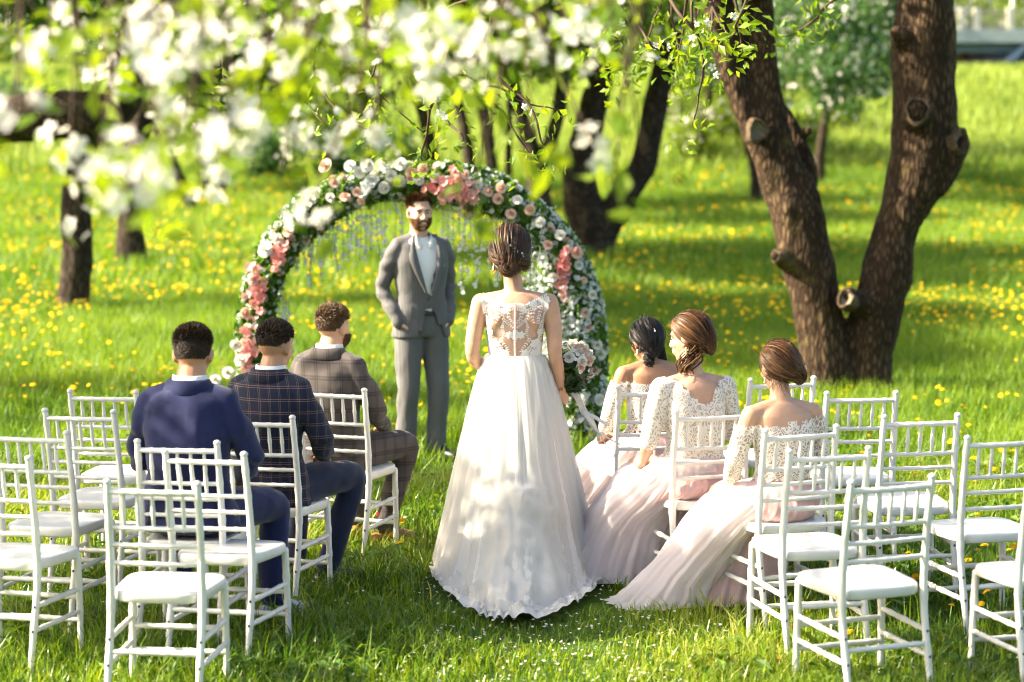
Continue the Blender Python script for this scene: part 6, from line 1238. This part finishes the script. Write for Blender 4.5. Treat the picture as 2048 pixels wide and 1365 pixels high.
    for (u, v, du, dv, n) in ((900, 375, 52, 36, 54), (556, 506, 18, 34, 26), (514, 582, 22, 54, 44), (496, 705, 20, 62, 40), (1130, 528, 18, 66, 46), (735, 372, 14, 30, 20), (925, 385, 28, 20, 20), (1150, 690, 10, 30, 12)):
        q = np.array([at(u + r.normal() * du * 0.42, v + r.normal() * dv * 0.42, ARC_D - 0.19 + 0.05 * r.random()) - base for i in range(n)]); c = q.mean(0); lo = q[np.argmin(q[:, 2])]; sp = obj('flower_spike', tube(np.array([q[np.argmax(q[:, 2])], c + [0, 0.03, 0], lo]), 0.004, 5), M_stem, root)
        me = fl_m[0 if (u, v) != (735, 372) else 1]
        for i in range(n):
            o = link('floret', me[i % 3], sp, q[i]); o.rotation_euler = Vector(np.array([0, -1, 0.3]) + r.normal(size=3) * 0.6).to_track_quat('Z', 'Y').to_euler(); s = 0.026 + 0.010 * r.random(); o.scale = (s, s, s)
    # hanging strands of white wisteria, each a part
    hang = [(600 + i * 9.5, 418 - 0.20 * abs(i) + (14 if i < 6 else 0), 520 + 90 * r.random() - 3 * i, 0) for i in range(19)] + [(792, 400, 520, 0), (804, 400, 500, 0)] + [(885 + i * 11, 405 + i * 4, 520 + 70 * r.random(), 0) for i in range(15)] + [(1060 + 10 * (i % 4), 470 + 18 * i, 640 + 24 * i, 1) for i in range(9)] + [(560 + 6 * i, 560 + 20 * i, 700 + 10 * i, 0) for i in range(4)] + [(1120 + 9 * i, 520 + 26 * i, 720 + 20 * i, 1) for i in range(5)]
    for (u, v0, v1, heavy) in hang:
        m_ = int((v1 - v0) * (0.34 if heavy else 0.20)); t = np.sort(r.random(m_)); sw = r.normal() * 6; dd = ARC_D + r.uniform(-0.1, 0.12) - 0.14 * heavy
        q = np.array([at(u + sw * a * a + r.normal() * (7 if heavy else 4.5) * (1 - 0.6 * a), v0 + (v1 - v0) * a, dd + r.normal() * 0.02) - base for a in t]); top = at(u, v0 - 14, dd) - base; st = np.array([top] + [at(u + sw * a * a, v0 + (v1 - v0) * a, dd) - base for a in (0.3, 0.6, 0.95)])
        V, F = stamp(fV, fF, q, rand_rot(m_, r), 0.012 + 0.009 * r.random(m_)); tV, tF = tube(st, 0.0022, 4, False); o_ = len(V)
        obj('hanging_strand', (np.vstack([V, tV]), [tuple(f) for f in F] + [tuple(i + o_ for i in f) for f in tF]), [M_wist, M_stem], root, True, np.concatenate([np.repeat(r.random(m_), 20), np.full(len(tV), .5)]), midx=[0] * len(F) + [1] * len(tF))

M_bq_leaf = leaf_mat('bouquet_leaf', (0.012, 0.035, 0.008), (0.060, 0.11, 0.025), 0.2, 0.35, (1.2, 1.2, 0.6), 0.5)
def build_bouquet(hand_w):
    base = np.array(hand_w) + np.array([0.020, 0.045, -0.055]); root = empty('bridal_bouquet', base); root.scale = (1.2, 1.2, 1.2); tag(root, 'bouquet of white and blush flowers with trailing ribbons in the bride\'s hand', 'bouquet'); r = np.random.default_rng(31)
    ax = unit(np.array([0.16, 0.25, 1.0])); V = []; n = 26
    st = np.array([[(-ax * 0.105 + r.normal(size=3) * 0.016), r.normal(size=3) * 0.007, ax * 0.09 + r.normal(size=3) * 0.03] for i in range(n)]); P = np.array([catmull(s, 8) for s in st]); v, f, rn = strands(P, 0.0036, np.ones(8), 5); obj('stems', (v, f), M_stem, root, True, rn)
    c0 = ax * 0.14; m_ = 320; d = unit(r.normal(size=(m_, 3))); p = c0 + d * np.array([0.088, 0.088, 0.095]) * (0.5 + 0.5 * r.random((m_, 1))) - ax * 0.035; V, F = stamp(LEAF_T[0], LEAF_T[1], p, rot_to(unit(d + r.normal(size=(m_, 3)) * 0.5), r.random(m_) * 6.28), np.stack([np.full(m_, 0.024), 0.035 + 0.03 * r.random(m_), np.full(m_, 0.02)], -1)); o = obj('bouquet_leaves', (V, F), M_bq_leaf, root, False, np.repeat(r.random(m_), 5)); tag(o, kind='stuff')
    ms = [rose_mesh('white_bouquet_rose', M_rose_w, 40), rose_mesh('blush_bouquet_rose', M_rose_p, 41)]
    for i in range(24):
        d = unit(np.array([r.normal() + 0.55, r.normal() - 0.1, r.normal() + 0.8])); o = link('bouquet_rose', ms[int(r.random() < 0.16)], root, c0 + d * np.array([0.088, 0.088, 0.085]) + np.array([0.012, 0, 0])); o.rotation_euler = Vector(d).to_track_quat('Z', 'Y').to_euler(); s = 0.019 + 0.011 * r.random(); o.scale = (s, s, s)
    fV, fF = floret_T(); n = 90; d = unit(r.normal(size=(n, 3)) * 0.7 + np.array([0.7, -0.1, 0.6])); V, F = stamp(fV, fF, c0 + d * np.array([0.098, 0.095, 0.095]), rot_to(d, r.random(n) * 6.28), 0.010 + 0.005 * r.random(n)); o = obj('small_bouquet_florets', (V, F), M_rose_w, root, True, np.repeat(r.random(n), 20)); tag(o, kind='stuff')
    Mr = tulle_mat('ribbon_silk', (0.82, 0.80, 0.76), 0.0, 0.35); D = base[1] - 0.02; q = lambda u, v, dd=0: (at(u, v, D + dd) - base) / 1.2
    for l, w in (([(1146, 785), (1165, 815), (1178, 838), (1195, 862), (1200, 884)], 0.013), ([(1146, 786), (1168, 822), (1192, 836), (1216, 850)], 0.010), ([(1150, 788), (1172, 825), (1182, 852), (1212, 874), (1238, 890)], 0.006), ([(1148, 788), (1166, 828), (1160, 845)], 0.012), ([(1152, 786), (1180, 830), (1205, 876), (1232, 915)], 0.0035)):
        P = catmull(np.array([q(u, v, 0.02 * math.sin(i * 1.7)) for i, (u, v) in enumerate(l)]), 18); P += np.stack([vnoise(P, 18, 1), vnoise(P, 18, 2), 0 * P[:, 0]], -1) * 0.008; T = unit(np.gradient(P, axis=0)); tw = np.linspace(0.3, 2.2, 18); Wd = np.stack([np.cos(tw), 0.6 * np.sin(tw), 0.55 * np.ones(18)], -1); Wd = unit(Wd - T * np.sum(Wd * T, 1, keepdims=True)) * w; N_ = np.cross(T, unit(Wd)) * 0.0007
        obj('ribbon', loft(np.stack([P - Wd - N_, P + Wd - N_, P + Wd + N_, P - Wd + N_], 1)), Mr, root)
# ------------------------------------------------------------------ build everything
build_bridge(); build_wood(); build_bg_trees()
_tr, _tb, _tp = build_trees(); build_twig_sprays(_tr, _tb, _tp)
build_near_tree()
build_arch()
build_groom(); build_men()
_bp, _bh = build_bride(); build_maids(); build_bouquet(_bh)
for _k in SEAT: pass
build_grass(); build_dandelions()
bpy.context.view_layer.update()
